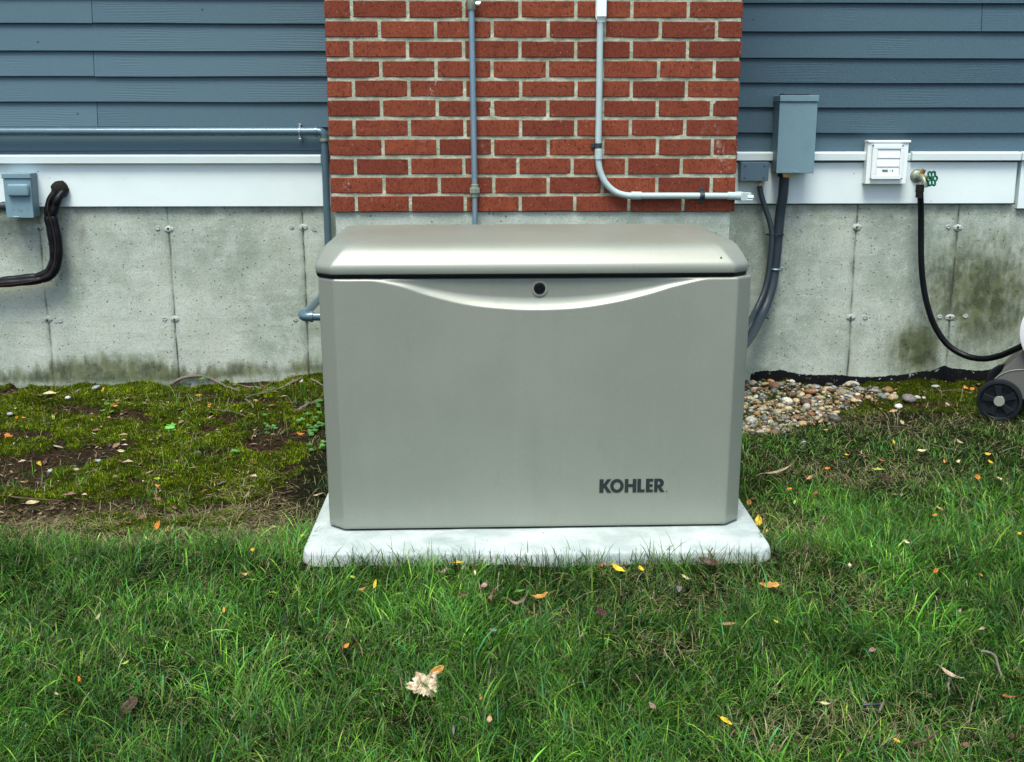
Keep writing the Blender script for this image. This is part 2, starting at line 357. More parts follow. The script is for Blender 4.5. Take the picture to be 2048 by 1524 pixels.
M_MOSS = attrmat('moss', rough=0.9, spec=0.04, var=0.3, scale=40, transl=0.15)
M_STONE = attrmat('river_stone', rough=0.6, spec=0.4, var=0.45, scale=120, bump=0.002)
M_LEAF = attrmat('dead_leaf', rough=0.5, spec=0.35, var=0.35, scale=120, transl=0.15, bump=0.002)
M_WEED = attrmat('weed_leaf', rough=0.45, spec=0.4, var=0.2, scale=60, transl=0.2)
# ------------------------------------------------------------------ foundation walls
XL, XR = on_y(662.6, 424, 0).x, on_y(1468.8, 422, 0).x       # chimney sides
ZB = on_y(1066, 423.5, 0).z                                   # underside of the lowest brick course
SEAMS_L = [on_y(96, 640, WY).x, on_y(350, 640, WY).x, on_y(611, 560, WY).x]
SEAMS_R = [on_y(1704, 600, WY).x, on_y(1903, 600, WY).x, on_y(2103, 600, WY).x]
p0, p1 = SEAMS_L[1]-SEAMS_L[0], SEAMS_R[1]-SEAMS_R[0]
SEAMS = [SEAMS_L[0]-p0, SEAMS_L[0]-2*p0] + SEAMS_L + SEAMS_R + [SEAMS_R[2]+p1]
TIE_Z = [on_y(334, 457, WY).z, on_y(350, 639, WY).z]
ZF = on_y(300, 425, WY).z + 0.03                              # foundation top, hidden behind the trim
def foundation_face(x0, x1, z0, z1, Y, name, parent, stains=True, step=0.011):
    xs = list(np.arange(x0, x1, step))
    for s in SEAMS:
        if x0 < s < x1: xs += [s-0.012, s-0.006, s-0.0035, s-0.0015, s, s+0.0015, s+0.0035, s+0.006, s+0.012]
    xs = np.unique(np.round(xs+[x1], 5)); zs = np.linspace(z0, z1, max(3, int((z1-z0)/step)))
    X, Z = np.meshgrid(xs, zs); off = (fbm(X, Z, 2.5, 31)-0.5)*0.006
    sea = np.zeros_like(X); darkening = np.zeros_like(X)
    if stains:
        for s in SEAMS:
            d = X-s-(vnoise(Z, Z*0, 9, int(abs(s)*50))-0.5)*0.006
            br = 0.35+0.65*sst(0.25, 0.6, vnoise(Z, Z*0+s, 14, 3))
            off += -0.0035*np.exp(-(d/0.0035)**2) + 0.003*np.exp(-((d-0.006)/0.005)**2)*sst(0.4, 0.6, vnoise(Z, Z*0, 6, 12))
            sea = np.maximum(sea, np.exp(-(d/0.0042)**2)*br)
            sea = np.maximum(sea, 0.3*np.exp(-((d+0.006)/0.012)**2)*br)
    hl = on_y(300, 745, WY).z
    gl = gbase(X, Z*0+WY)
    st = np.zeros_like(X); tar = np.zeros_like(X)
    if stains:
        strk = vnoise(X, Z*0.15, 75, 41)*0.45+vnoise(X, Z*0.1, 31, 43)*0.35+vnoise(X, Z*0.1, 6, 42)*0.45
        top = gl + 0.035 + 0.085*strk + 0.06*np.exp(-((X-on_y(230,700,WY).x)/0.33)**2) 
        st = (1-sst(-0.06, 0.05, Z-top))*0.98*(X < 0)*(0.72+0.35*vnoise(X, Z*0.2, 5, 47))
        st = st*(0.55+0.45*sst(0.0, 0.03, Z-gl-0.018))
        # the big algae stain on the right
        cx, cz = on_y(1965, 590, WY).x, on_y(1965, 590, WY).z
        blob = np.exp(-(np.maximum(np.abs(X-cx)-0.05,0)/0.26)**2 - ((Z-cz)/0.30)**2)
        cx2, cz2 = on_y(1835, 680, WY).x, on_y(1835, 690, WY).z
        blob2 = np.exp(-((X-cx2)/0.17)**2 - ((Z-cz2+0.02)/0.16)**2)
        s2 = np.maximum(blob, blob2)*(0.55+0.55*strk)
        clear = np.exp(-((X-SEAMS_R[1])/0.035)**2)*(Z < on_y(1900, 640, WY).z)
        st = np.maximum(st, s2*(1-0.8*clear)*0.95)
        # dark streak near the insulated pipe; painted shade under the left box
        for (px, w_, a_) in ((162, 0.035, 0.5), (30, 0.10, 0.55)):
            xx = on_y(px, 480, WY).x; zt = on_y(px, 420, WY).z
            darkening = np.maximum(darkening, a_*np.exp(-((X-xx)/w_)**2)*sst(zt-0.30, zt-0.02, Z)*(0.5+vnoise(X, Z, 30, 77)*0.8))
        darkening = np.maximum(darkening, 0.55*sst(ZF-0.055, ZF-0.028, Z)*vnoise(X, Z, 25, 50))  # uneven darker band along the top edge of the wall
        te = np.interp(X, [on_y(p, q, WY).x for p, q in ((1490,746),(1560,738),(1600,748),(1700,752),(1790,752),(1850,742),(1890,733),(1960,740),(2050,738),(2200,742))],
                          [on_y(p, q, WY).z for p, q in ((1490,746),(1560,738),(1600,748),(1700,752),(1790,752),(1850,742),(1890,733),(1960,740),(2050,738),(2200,742))])
        te = te+(vnoise(X, X*0, 22, 61)-0.5)*0.012
        tar = (1-sst(-0.02, 0.02, Z-te))*(X > on_y(1500, 740, WY).x)
        off -= 0.002*tar*-1
    V = np.stack([X, Y-off, Z], -1).reshape(-1, 3); nz, nx = X.shape
    i = (np.arange(nz-1)[:, None]*nx+np.arange(nx-1)[None]).ravel()
    Fc = np.stack([i, i+1, i+nx+1, i+nx], -1)
    o = bulk(name, V, Fc, M_CON, extra={'stain': np.stack([st, np.maximum(sea, darkening), tar], -1).reshape(-1, 3)})
    o.parent = parent; return o
fw = empty('foundation_wall', (0, WY, 0)); fw.location = (0, 0, 0)
tag(fw, 'grey poured concrete foundation wall with form seams, rising from the moss and stones', 'wall', kind='thing')
foundation_face(-3.6, XL+0.05, -0.3, ZF, WY, 'wall_panel', fw)
foundation_face(XR-0.05, 3.6, -0.3, ZF, WY, 'wall_panel', fw)
foundation_face(XL+0.014, XR-0.014, -0.3, ZB-0.0005, 0.012, 'chimney_footing', fw, stains=False)
b = MB(); b.box((XL+0.014, 0.02, -0.3), (XR-0.014, WY+0.1, ZB-0.001)); b.build('footing_core', M_CON, fw)
b = MB(); b.box((-3.6, WY+0.012, -0.3), (3.6, WY+0.25, ZF-0.002)); b.build('wall_core', M_CON, fw)
M_TIE = paint('rough_concrete_patch', (0.36,0.42,0.37), 0.9, var=0.4, scale=110, bump=0.01)
for s in SEAMS_L+SEAMS_R:
    for zt in TIE_Z:
        rr = random.Random(int(abs(s)*1000+zt*100))
        for (dx, r) in ((0, 0.019), (rr.uniform(-0.06,-0.04), 0.013), (rr.uniform(0.04,0.07), 0.014)):
            if dx and rr.random() < 0.3: continue
            b = MB()
            cx = s+dx; cz = zt+rr.uniform(-0.006, 0.006); n = 14; rings = []
            for (k, h) in ((1.0, -0.002), (0.75, 0.0035), (0.35, 0.001 if dx else 0.005)):
                rings.append([Vector((cx+math.cos(a)*r*k*(1.25 if not dx else 1)*rr.uniform(0.85, 1.2), WY-h, cz+math.sin(a)*r*k*rr.uniform(0.7, 1.0))) for a in [2*PI*j/n for j in range(n)]])
            b.loft(rings, capa=False); o_ = b.build('tie_patch', M_TIE, fw, smooth=180)
            if not dx: tp = o_
        h = MB(); h.tube([(s-0.002, WY-0.0075, zt), (s-0.002, WY-0.001, zt)], 0.0045, 8); h.build('tie_hole', M_DRK, tp)
# ------------------------------------------------------------------ brick chimney
ch = empty('brick_chimney'); tag(ch, 'red brick chimney breast with pale mortar joints, standing behind the beige generator', 'chimney', kind='thing')
MOD = (XR-XL+0.0125)/7.5; J = 0.0125
CH = (on_y(1000, 37.7, 0).z-(ZB-0.005))/10.0
bb = MB(); rb = random.Random(3)
def brick(x0, x1, z0, z1, side=None):
    """front brick between x0 and x1, or side brick (side = -1 / 1) between depths x0 and x1; edges slightly ragged"""
    bb.cc = (rb.random(), rb.random(), 0)
    j = lambda s=0.0014: rb.uniform(-s, s)
    z0 += j(); z1 += j(); dz = j(0.0009); nx = max(2, int((x1-x0)/0.028)); e = 0.0022; off = rb.uniform(-0.0012, 0.0012)
    xs = [x0+(x1-x0)*i/nx for i in range(nx+1)]
    prof = [(0.09, 0.0), (e, 0.0), (0.0, e), (0.0, None), (0.0, -e), (e, -0.0001), (0.09, -0.0001)]
    rings = []
    for i, x in enumerate(xs):
        inset = 0.0
        ring = []
        zl = z0+dz*(i/nx)+j(0.0008); zh = z1+dz*(i/nx)+j(0.0008)
        endp = e if i in (0, nx) else 0
        for (y, zz) in prof:
            zc = (zl+zh)/2 if zz is None else (zl+zz if zz >= 0 else zh+zz)
            yy = y+off
            if endp and y < 0.05: yy += endp
            ring.append((x, yy, zc))
        rings.append(ring)
    def tr(p):
        if side is None: return Vector(p)
        return Vector((XL+p[1] if side < 0 else XR-p[1], p[0], p[2]))
    bb.loft([[tr(p) for p in r] for r in rings])
row = -1; z = ZB; first_half = True
NROWS = 62
for r in range(NROWS):
    z0 = ZB+r*CH; z1 = z0+CH-J
    if r == 0: pass
    half_left = (r % 2 == 0)
    shift = rb.uniform(-0.003, 0.003)
    x = XL
    if half_left: brick(x, x+MOD/2-J+shift, z0, z1); x += MOD/2+shift
    while x < XR-0.02:
        xe = min(x+MOD-J+rb.uniform(-0.0025, 0.0025), XR)
        if XR-xe < 0.03: xe = XR
        brick(x, xe, z0, z1); x = xe+J
    for sd in (-1, 1):
        stretcher = half_left if sd < 0 else (not half_left)
        y = 0.094+J if not stretcher else 0.094
        ye = (MOD-J) if stretcher else (0.094+MOD)
        while y < WY-0.03:
            brick(y, min(ye, WY+0.03), z0, z1, sd); y = ye+J; ye = y+MOD-J
b = MB(); b.box((XL+0.0035, 0.0035, ZB+0.0015), (XR-0.0035, WY+0.03, ZB+NROWS*CH))
bb.build('brickwork', M_BRK, ch, smooth=40)
# mortar: a finely divided sheet that bulges unevenly in the joints
X, Z = np.meshgrid(np.arange(XL+0.003, XR-0.002, 0.0055), np.arange(ZB+0.003, 1.85, 0.0055))
off = (vnoise(X, Z, 45, 4)-0.5)*0.0024+(vnoise(X, Z, 14, 5)-0.5)*0.0016
nz, nx = X.shape; i = (np.arange(nz-1)[:, None]*nx+np.arange(nx-1)[None]).ravel()
o = bulk('mortar_joints', np.stack([X, 0.0044-off, Z], -1).reshape(-1, 3), np.stack([i, i+1, i+nx+1, i+nx], -1), M_MOR); o.parent = ch
b = MB(); b.box((XL+0.0045, 0.0075, ZB+0.0015), (XR-0.0045, WY+0.03, ZB+NROWS*CH)); b.build('mortar_core', M_MOR, ch)
# ------------------------------------------------------------------ clapboard walls with white trim
def siding(x0, x1, rows_px, pxc, trim, name, label, board_px, lite, joints):
    """rows_px: photo rows of the butt edges from the top down"""
    root = empty(name); tag(root, label, 'wall', kind='thing')
    zs = [on_y(pxc, p, WY-0.02).z for p in rows_px]         # butt edges, falling
    ztop_trim, zbot_ledge, zbot = [on_y(pxc, p, WY-0.03).z for p in trim]
    exp = (zs[0]-zs[-2])/(len(zs)-2)
    up = [zs[0]+exp*k for k in range(30, 0, -1)]; zs = up+zs
    m = MB(); r = random.Random(len(label))
    for k, zb in enumerate(zs):
        zt = zb+exp+0.022
        js = list(joints.get(k-30, ()))
        if k < 30: js = [r.uniform(x0, x1)]
        cuts = [x0]+sorted(js)+[x1]
        for a, c in zip(cuts[:-1], cuts[1:]):
            m.cc = (r.random(), min(1, max(0, lite+r.uniform(-0.25, 0.25))), 0)
            aa, cc_ = a+(0.0012 if a != x0 else 0), c-(0.0012 if c != x1 else 0)
            n = max(2, int((cc_-aa)/0.12)); rings = []
            ph = r.uniform(0, 9)
            for i in range(n+1):
                x = aa+(cc_-aa)*i/n; wz = math.sin(x*2.3+ph)*0.0012+math.sin(x*7+ph)*0.0005; wy = math.sin(x*3.1+ph)*0.0008
                rings.append([(x, WY+0.012, zb+wz), (x, WY-0.0185+wy, zb+wz), (x, WY-0.0195+wy, zb+0.0015+wz), (x, WY-0.0045, zt), (x, WY+0.012, zt)])
            m.loft(rings)
    m.build('clapboards', M_SID, root)
    m = MB(); m.box((x0, WY+0.014, zbot+0.001), (x1, WY+0.24, zs[0]+exp)); m.build('wall_core', M_WHT, root)
    # trim
    m = MB()
    for a, c in board_px['board']: m.box((a, WY-0.018, zbot), (c, WY+0.011, ztop_trim-0.004))
    m.build('trim_board', M_WHT, root, bevel=0.0015)
    for a, c in board_px['ledge']:
        m = MB()
        prof = [(WY-0.006, ztop_trim+0.003), (WY-0.020, ztop_trim+0.002), (WY-0.042, ztop_trim-0.001), (WY-0.044, ztop_trim-0.004), (WY-0.041, zbot_ledge+0.002), (WY-0.020, zbot_ledge), (WY-0.0185, zbot_ledge)]
        rings = [[(x, y, z) for y, z in prof] for x in (a, c)]
        m.loft(rings); m.build('drip_ledge', M_WHT, root, bevel=0.001)
    return root, zs, exp, zbot
lx = lambda px, py=200: on_y(px, py, WY-0.018).x
SL, zsL, expL, zbL = siding(-3.6, XL+0.03, [46.5, 101.8, 152.8, 204, 254.5, 301, 325], 300, (310, 327.5, 413.5), 'siding_wall',
    'blue-grey clapboard house wall left of the chimney, white trim below', {'board': [(-3.6, lx(645, 370))], 'ledge': [(-3.6, lx(643, 318))]}, 0.75,
    {0: (lx(183, 20),), 2: (lx(187, 130),), 4: (lx(194, 230),), -2: (lx(500),), -1: (lx(420),)})
SR, zsR, expR, zbR = siding(XR-0.03, 3.6, [6.6, 62.8, 116.8, 166.2, 214.8, 265.7, 325], 1750, (304.5, 321.5, 407.5), 'siding_wall',
    'darker blue-grey clapboard house wall right of the chimney, white trim below', {'board': [(lx(1463, 370), lx(2031, 370))],
     'ledge': [(lx(1472, 312), lx(1548, 312)), (lx(1600, 312), lx(1740, 312)), (lx(1821, 312), lx(2038, 312)), (lx(2040, 312), 3.6)]}, 0.2,  # low tone puts the shade beside the chimney into the board colour
    {1: (lx(1950),)})
m = MB(); p = on_y(2034, 417, WY-0.02); q_ = on_y(2034, 322, WY-0.02); m.box((p.x, WY-0.0225, p.z), (3.6, WY+0.01, q_.z)); m.build('trim_board', M_WHT, SR, bevel=0.0015)
# nail holes in the trim beside the left box
for (px, py, r) in ((76, 343, 0.0022), (99, 356, 0.0016), (82, 407, 0.0022), (248, 359, 0.0012), (1708, 347, 0.002), (1709, 322.5, 0.0014), (1500, 347, 0.0014), (560, 401, 0.0012), (400, 347, 0.0010), (1862, 402, 0.0016), (2028, 402, 0.0014)):
    c = on_y(px, py, WY-0.0182); b = MB(); b.tube([(c.x, WY-0.0192, c.z), (c.x, WY-0.016, c.z)], r, 8); b.build('nail_head', M_DRK, SL if px < 1000 else SR)
# ------------------------------------------------------------------ ground
def axis(lo, hi, step, far):
    a = list(np.arange(lo, hi+1e-6, step)); s = step; v = hi
    while v < far: s *= 1.35; v += s; a.append(v)
    s = step; v = lo
    while v > -far: s *= 1.35; v -= s; a.insert(0, v)
    return np.array(a)
gx = axis(-2.7, 2.7, 0.012, 260); gy = axis(-2.6, 0.86, 0.012, 260)
X, Y = np.meshgrid(gx, gy); Zg = gz(X, Y)
near = (np.abs(X) < 2.8)
dry = np.exp(-((Y+0.87+(fbm(X, Y, 3, 5)-0.5)*0.3)/0.12)**2)*(X < -0.55)
dry = np.maximum(dry, sst(0.52, 0.62, fbm(X, Y, 2.3, 77))*0.9*(Y < -0.2)*(X > 0))
nz, nx = X.shape; i = (np.arange(nz-1)[:, None]*nx+np.arange(nx-1)[None]).ravel()
g = bulk('ground', np.stack([X, Y, Zg], -1).reshape(-1, 3), np.stack([i, i+1, i+nx+1, i+nx], -1), M_GND,
         extra={'kind': np.stack([moss_mask(X, Y), moss_w(X, Y), dry], -1).reshape(-1, 3)})
tag(g, 'dark soil under the lawn and moss', None, kind='structure')
# ------------------------------------------------------------------ pad
GY = -1.067; GP = on_y(1071, 1054.5, GY); GZ = GP.z; GR = math.radians(1.1)
PADZ = GZ-0.006
pl_, pr_ = on_z(613, 1088, PADZ-0.01), on_z(1533.5, 1085, PADZ-0.01)
pf = on_z(1080, 1104, PADZ).y
pad = MB(); pw = (pr_.x-pl_.x)/2; pcx = (pr_.x+pl_.x)/2; pback = -0.16
def pad_ring(inset, z, jit=0.0):
    pts = []; r = 0.055
    cs = [(-pw+r, pf+r, PI, 1.5*PI), (pw-r, pf+r, 1.5*PI, 2*PI), (pw-r, pback-r, 0, 0.5*PI), (-pw+r, pback-r, 0.5*PI, PI)]
    out = []
    for ci, (cx, cy, a0, a1) in enumerate(cs):
        for k in range(9):
            a = a0+(a1-a0)*k/8; out.append([cx+math.cos(a)*r, cy+math.sin(a)*r])
        if ci == 0:
            for k in range(1, 60):
                x = -pw+r+(2*pw-2*r)*k/60; out.append([x, pf-0.010*math.cos(x/pw*PI/2)+0.0035*(mnoise.noise(Vector((x*7, 3, z*9)))), ])
    res = []
    for x, y in out:
        sx = (pw-inset)/pw; res.append(Vector((pcx+x*sx, (y-(pf+pback)/2)*(1-inset/abs(pf-pback)*2)+(pf+pback)/2, z+0.0022*mnoise.noise(Vector((x*5, y*5, z*30))))))
    return res
pad.loft([pad_ring(-0.006, -0.06), pad_ring(-0.004, PADZ-0.035), pad_ring(0.0, PADZ-0.008), pad_ring(0.0015, PADZ-0.0035), pad_ring(0.0045, PADZ-0.001), pad_ring(0.009, PADZ), pad_ring(0.12, PADZ+0.001)])
po = pad.build('equipment_pad', M_PAD, smooth=60); tag(po, 'pale bluish-white concrete pad lying in the grass under the beige generator', 'concrete pad')
# ------------------------------------------------------------------ generator
gen = empty('standby_generator', (GP.x+0.0015, GY, GZ), GR)
tag(gen, 'beige metal standby generator with domed lid and black round lock, standing on the pad', 'generator')
H = on_y(1075, 556.5, GY).z-GZ; DEP = 0.70
def outline(hw, ins=0.0, cx=0.0, ch=0.048, dep=DEP, nf=60, fr=0.014, xs=None, y0=0.0):
    """plan outline, starting at the front left, clockwise seen from above: list of (x, y, front?)"""
    a = hw-ins; f = y0+ins; bk = dep-ins; c = ch
    P = [(-a, bk-0.03), (-a, f+c*0.95), (-a+c, f), (a-c, f), (a, f+c*0.95), (a, bk-0.03), (a-0.03, bk), (-a+0.03, bk)]
    out = []
    n = len(P)
    for i in range(n):
        p = Vector(P[i]); u = (Vector(P[i-1])-p).normalized(); v = (Vector(P[(i+1) % n])-p).normalized()
        r = fr if 1 <= i <= 4 else 0.02
        ang = u.angle(v); d = min(r/math.tan(ang/2), 0.012 if i in (1,2,3,4) else 0.02)
        A = p+u*d; B = p+v*d
        for k in range(6):
            t = k/5; q = A*(1-t)**2+p*2*t*(1-t)+B*t*t; out.append((q.x+cx, q.y, False))
        if i == 2:
            xe = a-c-d; x0 = -a+c+d
            for k in range(1, nf): out.append((x0+(xe-x0)*k/nf+cx, f, True))
    return out
ax = [-0.60,-0.477,-0.381,-0.308,-0.199,-0.089,0,0.108,0.213,0.319,0.389,0.494,0.60]; ad = [0,0.004,0.022,0.047,0.0745,0.0875,0.091,0.087,0.072,0.047,0.026,0.004,0]
def arc_d(x):
    P = [Vector((u, v)) for u, v in zip(ax, ad)]
    i = max(1, min(len(ax)-3, int(np.searchsorted(ax, x))-1)); a, b, c, d = P[i-1], P[i], P[i+1], P[min(i+2, len(P)-1)]
    t = (x-b.x)/(c.x-b.x); t = max(0, min(1, t)); h = c.x-b.x
    m0 = (c.y-a.y)/(c.x-a.x)*h; m1 = (d.y-b.y)/(d.x-b.x)*h
    return (2*t**3-3*t**2+1)*b.y+(t**3-2*t**2+t)*m0+(-2*t**3+3*t**2)*c.y+(t**3-t**2)*m1
def recess(x, z):
    if abs(x) > 0.56: return 0.0
    d = max(0.0, arc_d(x)); s = H-z
    if d < 0.0015: return 0.0
    k = min(1, d/0.09); dep = 0.017*k**0.6; wdt = 0.004+0.030*k
    t = (d-s)/wdt
    if t <= 0: return 0.0
    t = min(1, t)
    return dep*(1-(1-t)**1.6) if t < 1 else dep
m = MB(); rings = []
zs = list(np.linspace(0.012, H-0.13, 12))+list(np.linspace(H-0.125, H-0.006, 62))
def bring(z, hw, ins=0):
    return [Vector((x, y+(recess(x, z)+0.0007*math.exp(-((x-0.008)/0.004)**2) if fr_ else 0), z)) for x, y, fr_ in outline(hw, ins, nf=170)]
hwz = lambda z: 0.6145+0.007*z/H
rings.append(bring(0.002, hwz(0), 0.010)); rings.append(bring(0.002, hwz(0), 0.0015)); rings.append(bring(0.005, hwz(0), 0))
for z in zs: rings.append(bring(z, hwz(z)))
rings.append(bring(H-0.002, hwz(H), 0.0008)); rings.append(bring(H, hwz(H), 0.004)); rings.append(bring(H, hwz(H), 0.03))
m.loft(rings); m.build('body', M_CHA, gen, smooth=50)
m = MB(); LCX = -0.009
m.loft([[Vector((x, y, z)) for x, y, _ in outline(0.6, i, cx=0, nf=20)] for z, i in ((-0.005, 0.008), (0.0025, 0.008))]); m.build('base_rail', M_DRK, gen)
b = MB(); b.loft([[Vector((x, y, z)) for x, y, _ in outline(0.62, i, cx=LCX, nf=40)] for z, i in ((H+0.0005, 0.006), (H+0.004, 0.0035), (H+0.009, 0.0025), (H+0.0135, 0.004))]); b.build('gasket', M_BLK, gen, smooth=50)
LZ = H+0.0125; m = MB()
prof = [(0.006, 0.000), (0.0012, 0.0006), (0.0, 0.003), (0.0, 0.018), (0.0012, 0.024), (0.0045, 0.030), (0.010, 0.037), (0.020, 0.048), (0.030, 0.0585), (0.039, 0.0670), (0.048, 0.0735), (0.058, 0.0780), (0.072, 0.0815), (0.11, 0.0865), (0.15, 0.0905), (0.20, 0.0938), (0.26, 0.0950)]
def lid_outline(ins):
    k = ins; side = k*0.52
    o = outline(0.619, 0, cx=0, nf=40, ch=0.048+0.35*k, fr=0.02)
    res = []
    for x, y, _ in o:
        sx = (0.619-side)/0.619; t = y/DEP
        res.append((x*sx+LCX, k+(DEP-2*k)*t))
    return res
m.loft([[Vector((x, y-0.003, LZ+h)) for x, y in lid_outline(i)] for i, h in prof]); lid = m.build('lid', M_CHA, gen, smooth=70)
def gp(px, py, ins=0.0):
    """generator-local point on its front face below a pixel of the photograph"""
    R = Matrix.Rotation(-GR, 4, 'Z'); o_ = R @ (CAM-gen.location); d = R @ ray(px, py)
    return o_+d*((ins-o_.y)/d.y)
b = MB(); s_ = gp(1442, 515, 0.012); b.tube([(s_.x, s_.y-0.004, s_.z), (s_.x, s_.y+0.006, s_.z)], 0.0022, 8); b.build('lid_hole', M_DRK, lid)
lp = gp(1079, 577, 0.017)
b = MB(); b.tube([(lp.x, 0.021, lp.z), (lp.x, 0.014, lp.z), (lp.x, 0.0135, lp.z)], [0.0235, 0.0225, 0.019], 40, cap=False)
b.tube([(lp.x, 0.0135, lp.z), (lp.x, 0.0145, lp.z)], [0.019, 0.0165], 40, cap=False); b.build('lock_ring', M_CHA, gen, smooth=50)
lk = None; b = MB(); b.tube([(lp.x, 0.02, lp.z), (lp.x, 0.0125, lp.z), (lp.x, 0.0105, lp.z), (lp.x, 0.0105, lp.z), (lp.x, 0.013, lp.z)], [0.0155, 0.0155, 0.0135, 0.0085, 0.0075], 36)
lk = b.build('lock', M_BLK, gen, smooth=35)
b = MB(); b.tube([(lp.x, 0.0128, lp.z), (lp.x, 0.0098, lp.z)], 0.0045, 3); b.build('key_socket', M_TYRE, lk)
# lettering: outlines in letter units, height 1
def arcp(cx, cy, rx, ry, a0, a1, n):
    return [(cx+rx*math.cos(math.radians(a0+(a1-a0)*k/n)), cy+ry*math.sin(math.radians(a0+(a1-a0)*k/n))) for k in range(n+1)]
LET = [
 [[(0,0),(0.31,0),(0.31,0.30),(0.36,0.36),(0.58,0),(0.93,0),(0.53,0.53),(0.88,1),(0.56,1),(0.34,0.68),(0.31,0.64),(0.31,1),(0,1)]],
 [arcp(1.32,0.5,0.51,0.515,0,360,48)[:-1], arcp(1.32,0.5,0.255,0.28,0,360,40)[:-1]],
 [[(1.90,0),(2.18,0),(2.18,0.40),(2.50,0.40),(2.50,0),(2.78,0),(2.78,1),(2.50,1),(2.50,0.62),(2.18,0.62),(2.18,1),(1.90,1)]],
 [[(2.85,0),(3.41,0),(3.41,0.22),(3.13,0.22),(3.13,1),(2.85,1)]],
 [[(3.50,0),(4.03,0),(4.03,0.21),(3.78,0.21),(3.78,0.39),(4.01,0.39),(4.01,0.60),(3.78,0.60),(3.78,0.79),(4.04,0.79),(4.04,1),(3.50,1)]],
 [[(4.12,0),(4.38,0),(4.38,0.33),(4.60,0),(4.92,0),(4.66,0.37)]+arcp(4.52,0.68,0.33,0.32,-52,90,14)+[(4.12,1)], [(4.38,0.55),(4.46,0.55)]+arcp(4.48,0.675,0.085,0.125,-90,90,10)+[(4.38,0.80)]],
 [arcp(5.06,0.06,0.045,0.05,0,360,14)[:-1]]]
def curve_text(name, glyphs, mat, parent, org, su, sv, thick, y):
    cu = bpy.data.curves.new(name, 'CURVE'); cu.dimensions = '2D'; cu.fill_mode = 'BOTH'; cu.extrude = thick
    for gl_ in glyphs:
        for poly in gl_:
            sp = cu.splines.new('POLY'); sp.points.add(len(poly)-1); sp.use_cyclic_u = True
            for pt, (u, v) in zip(sp.points, poly): pt.co = (u*su, v*sv, 0, 1)
    t = bpy.data.objects.new('tmp', cu); COL.objects.link(t); dg = bpy.context.evaluated_depsgraph_get(); dg.update()
    me = bpy.data.meshes.new_from_object(t.evaluated_get(dg)); bpy.data.objects.remove(t); bpy.data.curves.remove(cu)
    me.name = name; me.materials.clear(); me.materials.append(mat); o = bpy.data.objects.new(name, me); COL.objects.link(o); o.parent = parent
    o.location = (org.x, y, org.z); o.rotation_euler = (PI/2, 0, 0); return o
l0 = gp(1198.5, 985.5); l1 = gp(1329, 983.5); lt = gp(1199, 958.5)
curve_text('lettering', LET, M_LOGO, gen, l0, (l1.x-l0.x)/4.92, (lt.z-l0.z), 0.0004, -0.0008)
# ------------------------------------------------------------------ pipes on the left
PY = WY-0.052
def P(px, py, Y): return on_y(px, py, Y)
gas = empty('gas_pipe'); tag(gas, 'grey steel pipe along the left clapboards that turns down beside the chimney to the generator', 'pipe')
zc = P(300, 263.5, PY).z; vx = P(651.5, 350, PY).x; r1 = 0.0160
EY = -0.055; el = P(609, 633, EY)
b = MB(); b.tube([(-3.5, PY, zc), (vx-0.035, PY, zc)], r1*1.16, 20); b.build('pipe_run', M_PIP, gas, smooth=40)
def elbow(parent, c, d1, d2, r, L, name='elbow'):
    """a cast elbow at corner c whose arms leave along d1 and d2"""
    d1 = Vector(d1); d2 = Vector(d2); c = Vector(c); b = MB(); pts = []
    for k in range(9):
        t = k/8; pts.append((c+d1*L*0.7)*(1-t)**2+c*2*t*(1-t)+(c+d2*L*0.7)*t*t)
    b.tube([c+d1*L]+pts+[c+d2*L], r*1.12, 20)
    e = b.build(name, M_PIP, parent, smooth=50)
    for d in (d1, d2):
        k = MB(); k.tube([c+d*L*0.78, c+d*(L*0.80), c+d*(L*1.10), c+d*(L*1.13)], [r*1.16, r*1.32, r*1.32, r*1.1], 20); k.build('elbow_collar', M_FIT if d.z < -0.5 else M_PIP, e, smooth=40)
    return e
elbow(gas, (vx, PY, zc), (-1,0,0), (0,0,-1), r1, 0.036)
b = MB(); zl = el.z; b.tube([(vx, PY, zc-0.035), (vx, PY, zl+0.04)], r1, 20); b.build('pipe_run', M_PIP, gas, smooth=40)
# near the ground it comes forward beside the chimney and turns right behind the generator
elbow(gas, (vx, PY, zl), (0,0,1), (0,-1,0), r1, 0.036)
b = MB(); b.tube([(vx, PY-0.03, zl), (vx+(el.x-vx)*0.0, EY+0.03, zl)], r1, 20); b.build('pipe_run', M_PIP, gas, smooth=40)
elbow(gas, (vx, EY, zl), (0,1,0), (1,0,0), r1, 0.036)
b = MB(); b.tube([(vx+0.03, EY, zl), (vx+0.36, EY, zl), (vx+0.385, EY-0.01, zl), (vx+0.39, EY-0.03, zl), (vx+0.39, -0.5, zl)], r1, 20); b.build('pipe_run', M_PIP, gas, smooth=40)
sx = P(600, 263, PY).x
b = MB(); pts = [(sx, PY+0.035, zc+0.024), (sx, PY+0.004, zc+0.022)]+[(sx, PY-math.sin(a)*(r1+0.003), zc+math.cos(a)*(r1+0.003)) for a in np.linspace(0.1, PI-0.1, 9)]+[(sx, PY+0.004, zc-0.022), (sx, PY+0.035, zc-0.026)]
b.tube(pts, 0.0032, 8); st = b.build('pipe_hanger', M_STL, gas, smooth=60)
b = MB(); b.tube([(sx, PY+0.03, zc-0.030), (sx, PY-0.004, zc-0.030), (sx, PY-0.006, zc-0.030)], [0.0065,0.0065,0.003], 12); b.build('screw', M_STL, st, smooth=40)
b = MB(); b.tube([(sx, PY+0.03, zc+0.030), (sx, PY+0.0, zc+0.030)], 0.005, 12); b.build('screw', M_STL, st, smooth=40)
